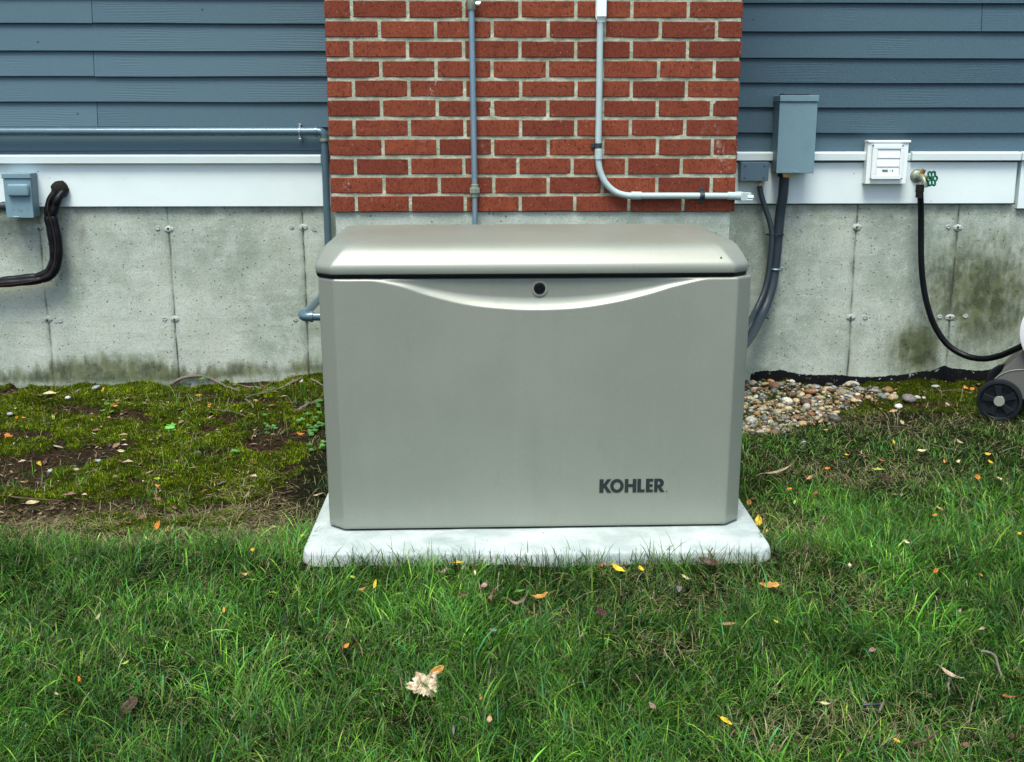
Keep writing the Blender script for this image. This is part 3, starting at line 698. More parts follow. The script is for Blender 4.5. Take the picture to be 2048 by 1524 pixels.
# ------------------------------------------------------------------ left switch box
BY = WY-0.018-0.072
def box_thing(name, x0, x1, z0, z1, yf, yb, mat, label, cat, bev=0.0025):
    root = empty(name, ((x0+x1)/2, yb, z0)); tag(root, label, cat)
    b = MB(); b.box((x0, yf, z0), (x1, yb, z1)); o = b.build('housing', mat, None, bevel=bev)
    o.parent = root; o.matrix_parent_inverse = Matrix.Translation(-root.location); return root
def child(b, name, mat, root, **kw):
    o = b.build(name, mat, None, **kw); o.parent = root; o.matrix_parent_inverse = Matrix.Translation(-root.location) if root.type == 'EMPTY' else Matrix(); return o
a0, a1 = P(9.5, 395, BY), P(65, 395, BY); zt_, zb_ = P(35, 346.5, BY).z, P(40, 436, BY).z
sw = box_thing('disconnect_box', a0.x+0.002, a1.x-0.001, zb_+0.003, zt_-0.004, BY+0.005, WY-0.0182, M_BOX, 'small blue-grey electrical switch box with a raised pull cover, on the left white trim', 'electrical box')
b = MB(); b.box((a0.x-0.004, BY-0.006, zt_-0.022), (a1.x+0.001, WY-0.019, zt_)); child(b, 'hood', M_BOX, sw, bevel=0.003)
b = MB(); b.box((a0.x, BY-0.001, zb_), (a1.x-0.002, BY+0.0048, zt_-0.0235)); dr = child(b, 'front_cover', M_BOX, sw, bevel=0.002)
b = MB(); k0, k1 = P(13.5, 368, BY-0.012), P(59, 393, BY-0.012)
b.box((k0.x, BY-0.019, k1.z), (k1.x, BY-0.0008, k0.z)); ko = b.build('raised_pull', M_BOX, dr, bevel=0.0095, seg=4, smooth=180)
tx0, tx1 = P(25, 418, BY), P(56, 418, BY); STR = []
u = 0.0
for kind_ in 'TECAWY':
    U = u
    S = {'T': [[(0,.85),(.6,.85),(.6,1),(0,1)],[(.23,0),(.37,0),(.37,.84),(.23,.84)]], 'E': [[(0,0),(.6,0),(.6,.15),(.15,.15),(.15,.43),(.5,.43),(.5,.57),(.15,.57),(.15,.85),(.6,.85),(.6,1),(0,1)]],
         'C': [[(0,.1),(.1,0),(.6,0),(.6,.15),(.15,.15),(.15,.85),(.6,.85),(.6,1),(.1,1),(0,.9)]], 'A': [[(0,0),(.15,0),(.35,.7),(.55,0),(.7,0),(.42,1),(.28,1)]],
         'W': [[(0,1),(.18,0),(.32,0),(.45,.6),(.58,0),(.72,0),(.9,1),(.75,1),(.64,.3),(.5,.9),(.4,.9),(.26,.3),(.15,1)]], 'Y': [[(.26,0),(.4,0),(.4,.5),(.66,1),(.5,1),(.33,.65),(.16,1),(0,1),(.26,.5)]]}[kind_]
    if kind_ in 'TCAY': STR.append([[(x+U, z) for x, z in p] for p in S])
    u += 0.95
curve_text('embossed_marks', STR, M_BOX, dr, Vector((tx0.x, 0, P(40, 423, BY).z)), (tx1.x-tx0.x)/5.4, 0.012, 0.0006, BY-0.0015)
b = MB(); q0 = P(34, 435, BY); b.box((q0.x-0.014, BY-0.0065, q0.z+0.001), (q0.x+0.012, BY-0.0012, q0.z+0.0045)); child(b, 'hasp', M_STL, sw, bevel=0.001)
s0 = P(0, 412.5, WY-0.06); b = MB(); b.tube([(-3.4, WY-0.052, s0.z), (a0.x+0.01, WY-0.052, s0.z)], 0.0165, 18); b.tube([(a0.x-0.028, WY-0.052, s0.z), (a0.x+0.001, WY-0.052, s0.z)], 0.0195, 18); child(b, 'conduit_stub', M_CND, sw, smooth=40)
# ------------------------------------------------------------------ insulated pipe pair, left
ins = empty('insulated_pipe_pair'); tag(ins, 'pair of black foam-insulated pipes with a brown wire, curving out of the left white trim', 'insulated pipe')
LY = WY-0.045
b = MB(); rr = random.Random(4); c = P(119, 379, WY-0.03); rings = []
for (k, h) in ((1.0, 0.017), (1.05, 0.03), (0.85, 0.048), (0.5, 0.055)):
    rings.append([Vector((c.x+math.cos(a)*0.036*k*rr.uniform(0.9, 1.12), WY-h, c.z+math.sin(a)*0.036*k*rr.uniform(0.9, 1.12))) for a in [2*PI*j/16 for j in range(16)]])
b.loft(rings, capa=False); b.build('sealant_plug', M_FOA, ins, smooth=60)
def foam(pts, r, gaps, dy):
    V = [P(x, y, LY-dy-(0.012 if i < 2 else 0)*0) for i, (x, y) in enumerate(pts)]
    V[0].y = WY-0.03
    S, R = spline(V, [r]*len(V), 10); b = MB()
    for i in range(len(S)):
        for g_ in gaps:
            d = abs(i-g_*10); R[i] *= 1-0.17*math.exp(-(d/0.8)**2)
        R[i] *= 1+0.04*math.sin(i*0.6)
    b.tube(S, R, 18); return b.build('insulated_pipe', M_BLK, ins, smooth=60)
foam([(114,378),(104,395),(98,412),(96,432),(100,455),(106,490),(107,518),(98,541),(78,552),(42,557),(8,561),(-30,565),(-120,570)], 0.0170, (3, 8.2, 10.2), 0.0)
foam([(124,382),(117,396),(110,414),(106,432),(111,455),(117,490),(116,522),(106,547),(84,559),(45,564),(8,567),(-30,570),(-120,575)], 0.0170, (3, 8.0, 10.4), 0.014)
b = MB(); b.tube([P(x, y, LY-0.0335-(0.004 if i > 1 else -0.01)) for i, (x, y) in enumerate([(115,368),(100,393),(95,412),(98,430),(104,452),(110,480),(110,508),(105,532),(94,548),(78,559),(45,566),(8,570),(-30,573),(-120,577)])], 0.0015, 8, smooth=8); b.build('brown_wire', M_COP, ins, smooth=60)
# ------------------------------------------------------------------ conduit on the chimney, middle
cy = -0.019; con = empty('metal_conduit'); tag(con, 'thin galvanised metal conduit running straight down the bricks behind the generator lid', 'conduit')
c1 = P(943, 20, cy); c2 = P(950.5, 440, cy); r2 = 0.0105
xm = lambda z: c1.x+(c2.x-c1.x)*(c1.z-z)/(c1.z-c2.z)
zcp = P(948, 380, cy).z
b = MB(); b.tube([(c1.x, cy, c1.z-0.002), (xm(zcp), cy, zcp+0.012)], 0.0115, 18); b.build('conduit_run', M_GAL, con, smooth=40)
b = MB(); b.tube([(xm(zcp), cy, zcp-0.01), (c2.x, cy, 0.42), (c2.x, cy-0.004, 0.39), (c2.x, cy-0.02, 0.375), (c2.x, cy-0.05, 0.37), (c2.x, -0.42, 0.37)], 0.0098, 18); b.build('conduit_run', M_GAL, con, smooth=40)
b = MB(); x = xm(zcp)
b.tube([(x, cy, zcp+0.0215), (x, cy, zcp+0.020), (x, cy, zcp+0.0075)], [0.0125, 0.0145, 0.0145], 8)
b.tube([(x, cy, zcp+0.0085), (x, cy, zcp+0.007), (x, cy, zcp-0.010), (x, cy, zcp-0.0115)], [0.018, 0.0205, 0.0205, 0.018], 6)
b.tube([(x, cy, zcp-0.012), (x, cy, zcp-0.025), (x, cy, zcp-0.027)], [0.0135, 0.0135, 0.012], 16); b.build('compression_coupling', M_FIT, con, smooth=30)
b = MB(); b.tube([(c1.x, cy, c1.z-0.001), (c1.x, cy, c1.z+0.003), (c1.x, cy, c1.z+0.035), (c1.x, cy, c1.z+0.10), (c1.x, cy-0.003, c1.z+0.2)], [0.0155, 0.0172, 0.0172, 0.016, 0.016], 20); co = b.build('conduit_body', M_FIT, con, smooth=40)
b = MB(); b.tube([(c1.x+0.016, cy-0.002, c1.z+0.022), (c1.x+0.030, cy-0.002, c1.z+0.022)], 0.006, 6); b.tube([(c1.x+0.029, cy-0.002, c1.z+0.022), (c1.x+0.033, cy-0.002, c1.z+0.022)], 0.0085, 12); b.build('screw', M_STL, co)
b = MB(); b.tube([(c1.x, cy, c1.z+0.19), (c1.x, cy, 3.6)], 0.0115, 16); b.build('conduit_run', M_GAL, con, smooth=40)
# ------------------------------------------------------------------ white conduit
vy = -0.0175; wc = empty('plastic_conduit'); tag(wc, 'pale plastic conduit that bends from vertical to horizontal across the lower right bricks', 'conduit')
pts = [(1200.5,36),(1198.5,180),(1196.5,300),(1197,322),(1201,345),(1212,367),(1231,384),(1252,390.5),(1275,391.5),(1370,391.5),(1468,392)]
V = [P(x, y, vy) for x, y in pts]
b = MB(); b.tube(V, 0.0118, 18, smooth=6); b.build('conduit_run', M_PVC, wc, smooth=50)
for (u0, u1) in (((1197.5, 299), (1197.3, 318.5)), ((1262, 391), (1283, 391.4)), ((1455, 391.8), (1474, 392))):
    b = MB(); b.tube([P(*u0, vy), P(*u1, vy)], 0.0148, 20); b.build('coupling', M_PVC, wc, smooth=40, bevel=0.0008)
b = MB(); c = P(1202, 40, vy); rings = []
for (z, wx, wy_) in ((c.z-0.008, 0.013, 0.013), (c.z+0.002, 0.014, 0.014), (c.z+0.006, 0.017, 0.017), (c.z+0.014, 0.0185, 0.019), (c.z+0.15, 0.0185, 0.019), (c.z+0.158, 0.014, 0.014)):
    rings.append([Vector((c.x+wx*sx_*(0.75 if j_ % 2 else 1), vy+wy_*sy_*(1 if j_ % 2 else 0.75), z)) for j_, (sx_, sy_) in enumerate(((-1,-1),(-1,-1),(1,-1),(1,-1),(1,1),(1,1),(-1,1),(-1,1)))])
b.loft(rings); lb = b.build('conduit_body', M_VNT, wc, smooth=30)
b = MB(); b.box((c.x-0.0165, vy-0.0222, c.z+0.010), (c.x+0.0165, vy-0.0192, c.z+0.152)); b.build('cover_plate', M_VNT, lb, bevel=0.001)
b = MB(); b.tube([(c.x, vy, c.z+0.15), (c.x, vy, 3.6)], 0.0118, 16); b.build('conduit_run', M_PVC, wc, smooth=50)
def strap(px, py, horiz):
    c = P(px, py, vy); b = MB()
    arc = [(-math.cos(a), -math.sin(a)) for a in np.linspace(0, PI, 12)]
    if horiz:   # the conduit runs along x, the strap wraps over in z
        prof = [(0.030, 0.0), (0.0145, 0.0)]
        R = 0.0138
        for s_ in (0,):
            poly = [(vy+0.0165, c.z+0.028), (vy+0.0125, c.z+0.028), (vy+0.0125, c.z+R)]+[(vy-R*math.sin(a), c.z+R*math.cos(a)) for a in np.linspace(0.3, PI-0.3, 12)]+[(vy+0.0125, c.z-R), (vy+0.0125, c.z-0.028), (vy+0.0165, c.z-0.028)]
            b.loft([[Vector((c.x+dx, y, z)) for y, z in poly] for dx in (-0.009, 0.009)])
    else:
        R = 0.0138; poly = [(c.x-0.026, vy+0.0165), (c.x-0.026, vy+0.0125), (c.x-R, vy+0.0125)]+[(c.x-R*math.cos(a), vy-R*math.sin(a)) for a in np.linspace(0.3, PI-0.3, 12)]+[(c.x+R, vy+0.0125), (c.x+R, vy+0.0165)]
        b.loft([[Vector((x, y, c.z+dz)) for x, y in poly] for dz in (-0.0085, 0.0085)])
    return b.build('strap', M_CND, wc, bevel=0.0008)
strap(1196.5, 291, False); strap(1404, 391.5, True)
c = P(1474, 392, vy); b = MB(); b.tube([(c.x-0.004, vy, c.z), (c.x+0.018, vy, c.z)], 0.0165, 20)
b.box((c.x+0.012, vy-0.017, c.z-0.017), (c.x+0.05, vy+0.02, c.z+0.013)); b.build('end_fitting', M_PVC, wc, bevel=0.002)
b = MB(); b.box((c.x+0.036, vy-0.020, c.z-0.007), (c.x+0.058, vy-0.006, c.z+0.004)); b.box((c.x+0.034, vy-0.0185, c.z-0.0148), (c.x+0.055, vy-0.004, c.z-0.0112)); b.build('latch_tab', M_VNT, wc, bevel=0.001)
# ------------------------------------------------------------------ junction box and breaker enclosure, right
JY = WY-0.018-0.062
j0, j1 = P(1483, 342, JY), P(1536.5, 342, JY); jt, jb = P(1510, 325, JY).z, P(1510, 361, JY).z
jx = box_thing('junction_box', j0.x-0.001, j1.x+0.001, jb-0.001, jt+0.001, JY+0.006, WY-0.0182, M_JBX, 'small dark slate junction box with four cover screws, directly right of the bricks', 'junction box')
b = MB(); b.box((j0.x-0.003, JY, jb-0.003), (j1.x+0.003, JY+0.0058, jt+0.003)); cv = child(b, 'cover', M_JBX, jx, bevel=0.0025)
b = MB()
for (px, py) in ((1490.5, 332.5), (1529, 332.5), (1489, 356), (1527.5, 356)):
    c = P(px, py, JY); b = MB(); b.tube([(c.x, JY-0.0015, c.z), (c.x, JY+0.001, c.z)], 0.0033, 10); b.build('screw', M_DRK, cv)
c = P(1519.5, 366, JY+0.03); b = MB(); b.tube([(c.x, JY+0.03, jb-0.001), (c.x, JY+0.03, jb-0.014)], 0.0092, 6); b.tube([(c.x, JY+0.03, jb-0.012), (c.x, JY+0.03, jb-0.020)], 0.0075, 14); child(b, 'cable_gland', M_BRS, jx)
HY = WY-0.018-0.112
h0, h1 = P(1556.5, 268, HY), P(1632.5, 268, HY); ht, hb = P(1600, 191, HY).z, P(1590, 346.5, HY).z
hx = box_thing('breaker_enclosure', h0.x+0.003, h1.x-0.003, hb+0.003, ht-0.003, HY+0.006, WY-0.0182, M_BOX, 'tall light grey metal electrical enclosure on the clapboards, brass fitting under it', 'electrical box')
b = MB(); b.box((h0.x, HY, hb), (h1.x-0.001, HY+0.0055, ht-0.0262)); fc = child(b, 'front_cover', M_BOX, hx, bevel=0.002)
b = MB(); b.box((h0.x-0.001, HY-0.006, ht-0.0245), (h1.x+0.002, WY-0.019, ht+0.001)); child(b, 'hood', M_BOX, hx, bevel=0.002)
c = P(1593, 188, HY+0.04); b = MB(); b.box((c.x-0.06, HY+0.02, ht+0.0015), (c.x+0.05, WY-0.04, ht+0.0085)); child(b, 'hub_plate', M_CND, hx, bevel=0.002)
c = P(1590, 343, HY); b = MB(); b.tube([(c.x+math.cos(a)*0.008, HY-0.004-0.004*math.sin(a), c.z-0.004*math.sin(a)+0.002) for a in np.linspace(0, PI, 8)], 0.0018, 6); b.build('hasp', M_STL, fc, smooth=60)
kx = P(1570.5, 352, HY+0.05); b = MB(); b.tube([(kx.x, HY+0.05, hb+0.001), (kx.x, HY+0.05, hb-0.019)], 0.0155, 8); b.tube([(kx.x, HY+0.05, hb-0.004), (kx.x, HY+0.05, hb-0.008)], 0.021, 8); child(b, 'conduit_fitting', M_BRS, hx)
b = MB(); b.tube([(kx.x-0.02, HY+0.05, hb+0.001), (kx.x-0.02, HY+0.05, hb-0.017)], 0.013, 12); child(b, 'lock_nut', M_DRK, hx)
# flexible conduits to the generator
def bez(pts, yv): return [P(x, y, yy) for (x, y), yy in zip(pts, yv)]
f1 = empty('flexible_conduit'); tag(f1, 'thick dark flexible conduit hanging from the tall grey enclosure to the generator', 'conduit')
T1 = [(1568.5,355),(1566,390),(1560,430),(1556,470),(1553,505),(1549,540),(1543,575),(1532,610),(1518,640),(1502,670),(1478,700),(1450,722)]
Y1 = [HY+0.05,HY+0.06,WY-0.05,WY-0.045,WY-0.045,WY-0.045,WY-0.06,WY-0.09,WY-0.15,WY-0.26,0.30,-0.05]
V1 = bez(T1, Y1); b = MB(); b.tube(V1, 0.0215, 20, smooth=8); b.build('conduit_run', M_CND, f1, smooth=60)
f2 = empty('flexible_conduit'); tag(f2, 'thin dark flexible conduit hanging from the small junction box to the generator', 'conduit')
T2 = [(1519,372),(1523,392),(1531,418),(1539,442),(1543.5,465),(1543,490),(1540,520),(1536,550),(1529,580),(1518,607),(1505,632),(1486,660),(1455,690)]
Y2 = [JY+0.03,JY+0.03,WY-0.05,WY-0.055,WY-0.06,WY-0.065,WY-0.07,WY-0.075,WY-0.09,WY-0.12,WY-0.18,0.36,0.0]
b = MB(); b.tube(bez(T2, Y2), 0.0118, 18, smooth=8); b.build('conduit_run', M_CND, f2, smooth=60)
def tie(px, py, ang, w_, Y, mat, r, name, label, parent=None):
    c = P(px, py, Y); b = MB(); n = 20; ca, sa = math.cos(ang), math.sin(ang); pts = []
    for k in range(n+1):
        a = 2*PI*k/n; u_ = math.cos(a)*w_; v_ = math.sin(a)*0.026
        pts.append((c.x+u_*ca, c.y+v_, c.z+u_*sa))
    b.tube(pts, r, 6, cap=False); o = b.build(name, mat, parent, smooth=60)
    if label: tag(o, label, 'cable tie')
    return o
tie(1549.5, 469, 0.0, 0.038, WY-0.048, M_DRK, 0.0026, 'cable_tie', 'upper black cable tie binding the two dark conduits, right of the generator lid')
tie(1522, 629, -0.5, 0.038, WY-0.115, M_DRK, 0.0026, 'cable_tie', 'lower black cable tie binding the two dark conduits, close to the generator side')
c = P(1550.5, 538, WY-0.045); b = MB(); b.tube([(c.x-0.0245, WY, c.z), (c.x-0.0245, WY-0.045, c.z)]+[(c.x-math.cos(a)*0.0245, WY-0.045-math.sin(a)*0.0245, c.z) for a in np.linspace(0.3, PI-0.3, 8)]+[(c.x+0.0245, WY-0.045, c.z), (c.x+0.0245, WY-0.006, c.z), (c.x+0.044, WY-0.004, c.z)], 0.0045, 8); b.build('pipe_strap', M_GAL, f1, smooth=60)
# ------------------------------------------------------------------ dryer vent
VY = WY-0.018-0.045; v0, v1 = P(1733.5, 325, VY), P(1815, 325, VY); vt, vb = P(1775, 280.5, VY).z, P(1775, 368, VY).z
vh = empty('dryer_vent', (v0.x, WY, vb)); tag(vh, 'square white louvred vent hood set across the right white ledge', 'vent')
b = MB(); b.box((v0.x, VY, vb), (v1.x, WY-0.0183, vt-0.011)); child(b, 'mounting_block', M_VNT, vh, bevel=0.002)
b = MB(); b.box((v0.x-0.001, VY-0.006, vt-0.0102), (v1.x+0.007, WY-0.019, vt)); child(b, 'drip_cap', M_VNT, vh, bevel=0.002)
i0, i1 = P(1743.5, 325, VY-0.01), P(1805, 325, VY-0.01); it, ib = P(1775, 289.5, VY-0.01).z, P(1775, 358.5, VY-0.01).z
o0, o1 = P(1753.5, 325, VY-0.01), P(1802, 325, VY-0.01); ot, ob = P(1775, 298, VY-0.01).z, P(1775, 350, VY-0.01).z
o1.x = min(o1.x, i1.x-0.012)
fr_ = MB()
for (a_, b_, c_, d_) in ((i0.x, i1.x, ot, it), (i0.x, i1.x, ib, ob), (i0.x, o0.x, ob, ot), (o1.x, i1.x, ob, ot)):
    if a_ == i0.x and b_ == i1.x: fr_.box((a_, VY-0.014, c_), (b_, VY-0.0005, d_))
    else: fr_.box((a_, VY-0.0138, c_), (b_, VY-0.0005, d_))
fo = child(fr_, 'louvre_frame', M_VNT, vh, bevel=0.0018)
b = MB(); b.box((o0.x, VY-0.003, ob), (o1.x, VY-0.0008, ot)); child(b, 'back_plate', M_VNT, vh)
for k in range(3):
    zt2 = ot-0.002-(ot-ob)*k/3; zb2 = ot-(ot-ob)*(k+1)/3; b = MB()
    b.loft([[Vector((x, y, z)) for y, z in ((VY-0.0088, zt2+0.0008), (VY-0.0120, zb2+0.004), (VY-0.0124, zb2-0.0008), (VY-0.010, zb2-0.0008), (VY-0.0065, zt2+0.0008))] for x in (o0.x+0.0012, o1.x-0.0012)])
    fl = child(b, 'louvre_flap', M_VNT, vh)
    if k == 2:
        d = MB(); zz = (zt2+zb2)/2
        for (ua, ub, za) in ((0.25, 0.52, 0.004), (0.25, 0.5, 0.0), (0.27, 0.52, -0.004)):
            d.box((o0.x+(o1.x-o0.x)*ua, VY-0.0122, zz+za), (o0.x+(o1.x-o0.x)*ub, VY-0.0098, zz+za+0.0014))
        for (ua, ww) in ((0.60, 0.0016), (0.69, 0.004)): d.box((o0.x+(o1.x-o0.x)*ua, VY-0.0122, zz-0.002), (o0.x+(o1.x-o0.x)*ua+ww, VY-0.0098, zz+0.0045))
        d2 = d.build('printed_marks', M_CND, fl)
for (px, py) in ((1746.5, 291), (1809-3, 291), (1741, 357.5), (1803, 357.5)):
    c = P(px, py, VY-0.014); b = MB(); b.tube([(c.x, VY-0.0155, c.z), (c.x, VY-0.012, c.z)], 0.0032, 10); child(b, 'screw', M_CND, vh)
# ------------------------------------------------------------------ hose tap, hose
hbx = empty('hose_tap'); tag(hbx, 'brass garden tap with a green handwheel on the right white trim', 'tap')
c = P(1834, 352, WY-0.02); b = MB(); b.tube([(c.x, WY-0.018, c.z), (c.x, WY-0.020, c.z), (c.x, WY-0.032, c.z), (c.x, WY-0.034, c.z)], [0.030, 0.030, 0.020, 0.012], 24); b.build('wall_flange', M_FIT, hbx, smooth=40)
b = MB(); b.tube([(c.x, WY-0.03, c.z), (c.x+0.004, WY-0.075, c.z-0.004), (c.x+0.009, WY-0.090, c.z-0.018), (c.x+0.012, WY-0.094, c.z-0.045)], [0.012, 0.014, 0.014, 0.0135], 16); b.build('tap_body', M_FIT, hbx, smooth=60)
b = MB(); b.tube([(c.x+0.004, WY-0.055, c.z+0.005), (c.x+0.012, WY-0.062, c.z+0.03)], 0.011, 8); b.build('packing_nut', M_BRS, hbx)
b = MB(); b.tube([(c.x+0.006, WY-0.07, c.z), (c.x+0.024, WY-0.118, c.z-0.004)], 0.007, 10); b.build('stem', M_BRS, hbx)
hw_ = MB(); hc = Vector((c.x+0.026, WY-0.122, c.z-0.006)); ax_ = Vector((0.45, -0.87, 0.12)).normalized(); e1 = ax_.cross(Vector((0,0,1))).normalized(); e2 = ax_.cross(e1)
rim = []
for k in range(73):
    a = 2*PI*k/72; R = 0.0285+0.0042*math.cos(6*a); rim.append(hc+e1*math.cos(a)*R+e2*math.sin(a)*R)
hw_.tube(rim, 0.0045, 8, cap=False)
for k in range(6):
    a = 2*PI*k/6+PI/6; hw_.tube([hc, hc+(e1*math.cos(a)+e2*math.sin(a))*0.026], 0.0038, 6)
hw_.tube([hc-ax_*0.005, hc+ax_*0.006], 0.0095, 12); hw_.build('handwheel', M_GRN, hbx, smooth=60)
hs = empty('garden_hose'); tag(hs, 'black rubber garden hose hanging from the tap and looping to the hose cart', 'hose')
T3 = [(1840,374),(1841,395),(1842,430),(1842,475),(1842.5,520),(1846,565),(1855,612),(1871,655),(1896,690),(1930,711),(1965,717.5),(1998,712),(2025,701),(2052,688),(2080,672)]
Y3 = [WY-0.094,WY-0.09,WY-0.07,WY-0.06,WY-0.06,WY-0.06,WY-0.065,WY-0.07,WY-0.09,WY-0.13,WY-0.19,WY-0.27,WY-0.35,0.34,0.30]
V3 = bez(T3, Y3); b = MB(); b.tube(V3, 0.0132, 18, smooth=8); b.build('hose_run', M_BLK, hs, smooth=60)
b = MB(); b.tube([V3[0]+Vector((0,0,0.010)), V3[0]+Vector((0,0,-0.022))], 0.0175, 10); b.tube([V3[0]+Vector((0,0,-0.02)), V3[0]+Vector((0,0,-0.045))], 0.0155, 14); b.build('hose_coupling', M_FOA, hs)
# ------------------------------------------------------------------ hose cart (only its left part is in the frame)
wcen = ground_pt(1998, 843); KY = wcen.y; cz_ = P(1998, 801, KY).z; wx = P(1999, 801, KY).x; wr = 0.5*(P(2041, 801, KY).x-P(1957, 801, KY).x)
cart = empty('hose_reel_cart', (wx, KY, cz_-wr)); tag(cart, 'grey plastic hose reel cart with a dark five-spoked wheel, cut by the right edge', 'hose cart')
def wheel(y0, s_):
    b = MB(); prof = [(0.62, 0.012), (0.80, 0.012), (0.86, 0.000), (0.97, 0.001), (1.0, 0.006), (1.0, 0.030), (0.95, 0.036), (0.80, 0.036), (0.62, 0.030)]
    n = 48; b.loft([[Vector((wx+math.cos(a)*wr*k, y0+h*s_, cz_+math.sin(a)*wr*k)) for k, h in prof] for a in [2*PI*j/n for j in range(n)]+[0.0]], capa=False, capb=False)
    o = child(b, 'wheel', M_TYRE, cart, smooth=35)
    b = MB(); b.tube([(wx, y0+0.020*s_, cz_), (wx, y0+0.026*s_, cz_)], wr*0.80, 40); child_of(b, 'wheel_disc', M_TYRE, o)
    for k in range(5):
        a = PI/2+2*PI*k/5+0.15; d = Vector((math.cos(a), 0, math.sin(a))); t = Vector((-d.z, 0, d.x)); q = Vector((wx, y0, cz_))
        b = MB(); b.loft([[q+d*wr*rr_+t*wr*tt+Vector((0, yy*s_, 0)) for rr_, tt in ((0.22, -0.10), (0.74, -0.19), (0.74, 0.19), (0.22, 0.10))] for yy in (0.006, 0.0195)]); child_of(b, 'spoke', M_TYRE, o, bevel=0.002)
    b = MB(); b.tube([(wx, y0+0.0*s_, cz_), (wx, y0-0.001*s_, cz_)], [wr*0.24, wr*0.23], 28); b.tube([(wx, y0+0.001*s_, cz_), (wx, y0+0.02*s_, cz_)], wr*0.24, 28); child_of(b, 'hub_cap', M_HUB, o)
    return o
def child_of(b, name, mat, par, **kw):
    o = b.build(name, mat, None, **kw); o.parent = par; return o
cart.rotation_euler.z = -0.50
wheel(KY-0.018, 1); wheel(KY+0.36, -1)
def cpx(px, py): p = P(px, py, KY+0.03); return (p.x, p.z)
body = [cpx(1981, 765), cpx(1984, 757), cpx(2012, 725), cpx(2040, 693), cpx(2062, 640), cpx(2075, 600), cpx(2090, 560)]
xr = body[-1][0]+0.40; zt3 = body[-1][1]
body += [(xr-0.12, zt3), (xr-0.08, zt3-0.10), (xr-0.02, body[0][1]-0.03), (xr-0.05, body[0][1]-0.07), (body[0][0]+0.13, body[0][1]-0.055), (wx+0.05, cz_-0.01), (wx+0.02, cz_+0.03)]
for yy in (KY+0.03, KY+0.345):
    b = MB(); b.prism(body, yy, yy+0.02); child(b, 'side_frame', M_CART, cart, bevel=0.004)
b = MB(); bl = [cpx(1990, 757), cpx(2016, 730), cpx(2044, 700)]
b.loft([[Vector((x+o_, y, z+o2)) for (x, z) in bl for o_, o2 in ((0, 0),)]+[Vector((x+0.012, y, z-0.008)) for (x, z) in reversed(bl)] for y in (KY+0.045, KY+0.35)]); child(b, 'front_panel', M_CART, cart)
rb_ = [P(x, y, KY+0.029) for x, y in ((1983,759),(1996,748),(2012,740),(2030,736),(2052,735),(2080,740))]; b = MB(); b.tube(rb_, 0.0022, 6, smooth=5); child(b, 'moulded_rib', M_HUB, cart, smooth=60)  # raised rib in a paler plastic, its highlight put into the colour
rc = P(2106, 652, KY+0.06); rrad = rc.x-P(2024, 652, KY+0.06).x
b = MB(); b.tube([(rc.x, KY-0.002, rc.z), (rc.x, KY+0.004, rc.z), (rc.x, KY+0.029, rc.z)], [rrad*0.9, rrad, rrad], 56); b.tube([(rc.x, KY+0.366, rc.z), (rc.x, KY+0.378, rc.z)], rrad, 56); ro_ = child(b, 'reel_flange', M_REEL, cart, smooth=35)
b = MB()
for k in range(9):
    yy = KY+0.07+0.031*k; b.tube([(rc.x+math.cos(a)*rrad*0.8, yy+0.004*math.cos(a), rc.z+math.sin(a)*rrad*0.8) for a in [2*PI*j/40 for j in range(41)]], 0.0132, 10, cap=False)
child(b, 'coiled_hose', M_BLK, cart, smooth=60)
b = MB(); b.tube([(xr-0.14, KY+0.04, zt3-0.02), (xr-0.05, KY+0.04, zt3+0.30), (xr-0.03, KY+0.07, zt3+0.33), (xr-0.03, KY+0.33, zt3+0.33), (xr-0.05, KY+0.36, zt3+0.30), (xr-0.14, KY+0.36, zt3-0.02)], 0.012, 12); child(b, 'handle', M_CART, cart, smooth=60)
# ------------------------------------------------------------------ grass, moss, stones, litter
def in_pad(x, y, m=0.0): return (np.abs(x-pcx) < pw+0.004+m) & (y > pf-0.006-m) & (y < pback+m)
def visible(x, y): return (np.abs(x-0.1) < 0.56*(y+4.257)*1.0+0.12)
def blades(x, y, L, wdt, az, lean, col, name, segs=4, rnd_bend=0.5, zoff=-0.004, flat=None):
    """every blade is a narrow strip that bends over towards its azimuth"""
    n = len(x); z0 = gz(x, y)+zoff
    t = np.linspace(0, 1, segs+1)
    dx, dy = np.cos(az), np.sin(az); px_, py_ = -dy, dx
    tw = RNG.normal(0, 0.6, n); wx_ = px_*np.cos(tw)+dx*np.sin(tw); wy_ = py_*np.cos(tw)+dy*np.sin(tw)
    V = []; a0 = lean*0.35; a1 = np.clip(lean*1.5, 0, 1.75)
    if flat is not None: a0 = np.where(flat, 1.15, a0); a1 = np.where(flat, 1.68, a1)
    cx = np.zeros(n); cz = np.zeros(n); prev = None
    for k, tt in enumerate(t):
        if k > 0:
            a = a0+(a1-a0)*((t[k-1]+tt)/2); st = L/segs; cx = cx+np.sin(a)*st; cz = cz+np.cos(a)*st
        hw = wdt*0.5*(1.0-0.15*tt) if k < segs else wdt*0
        bx, by = x+dx*cx, y+dy*cx; bz = z0+cz
        if k < segs:
            V.append(np.stack([bx-wx_*hw, by-wy_*hw, bz], -1)); V.append(np.stack([bx+wx_*hw, by+wy_*hw, bz], -1))
        else: V.append(np.stack([bx, by, bz], -1))
    nv = 2*segs+1; A = np.stack(V, 1).reshape(-1, 3); base = np.arange(n)*nv
    q = np.concatenate([np.stack([base+2*k, base+2*k+1, base+2*k+3, base+2*k+2], -1) for k in range(segs-1)])
    tr = np.stack([base+2*segs-2, base+2*segs-1, base+2*segs], -1)
    return bulk(name, A, [(q, 4), (tr, 3)], M_GRASS, C=np.repeat(col, nv, 0))
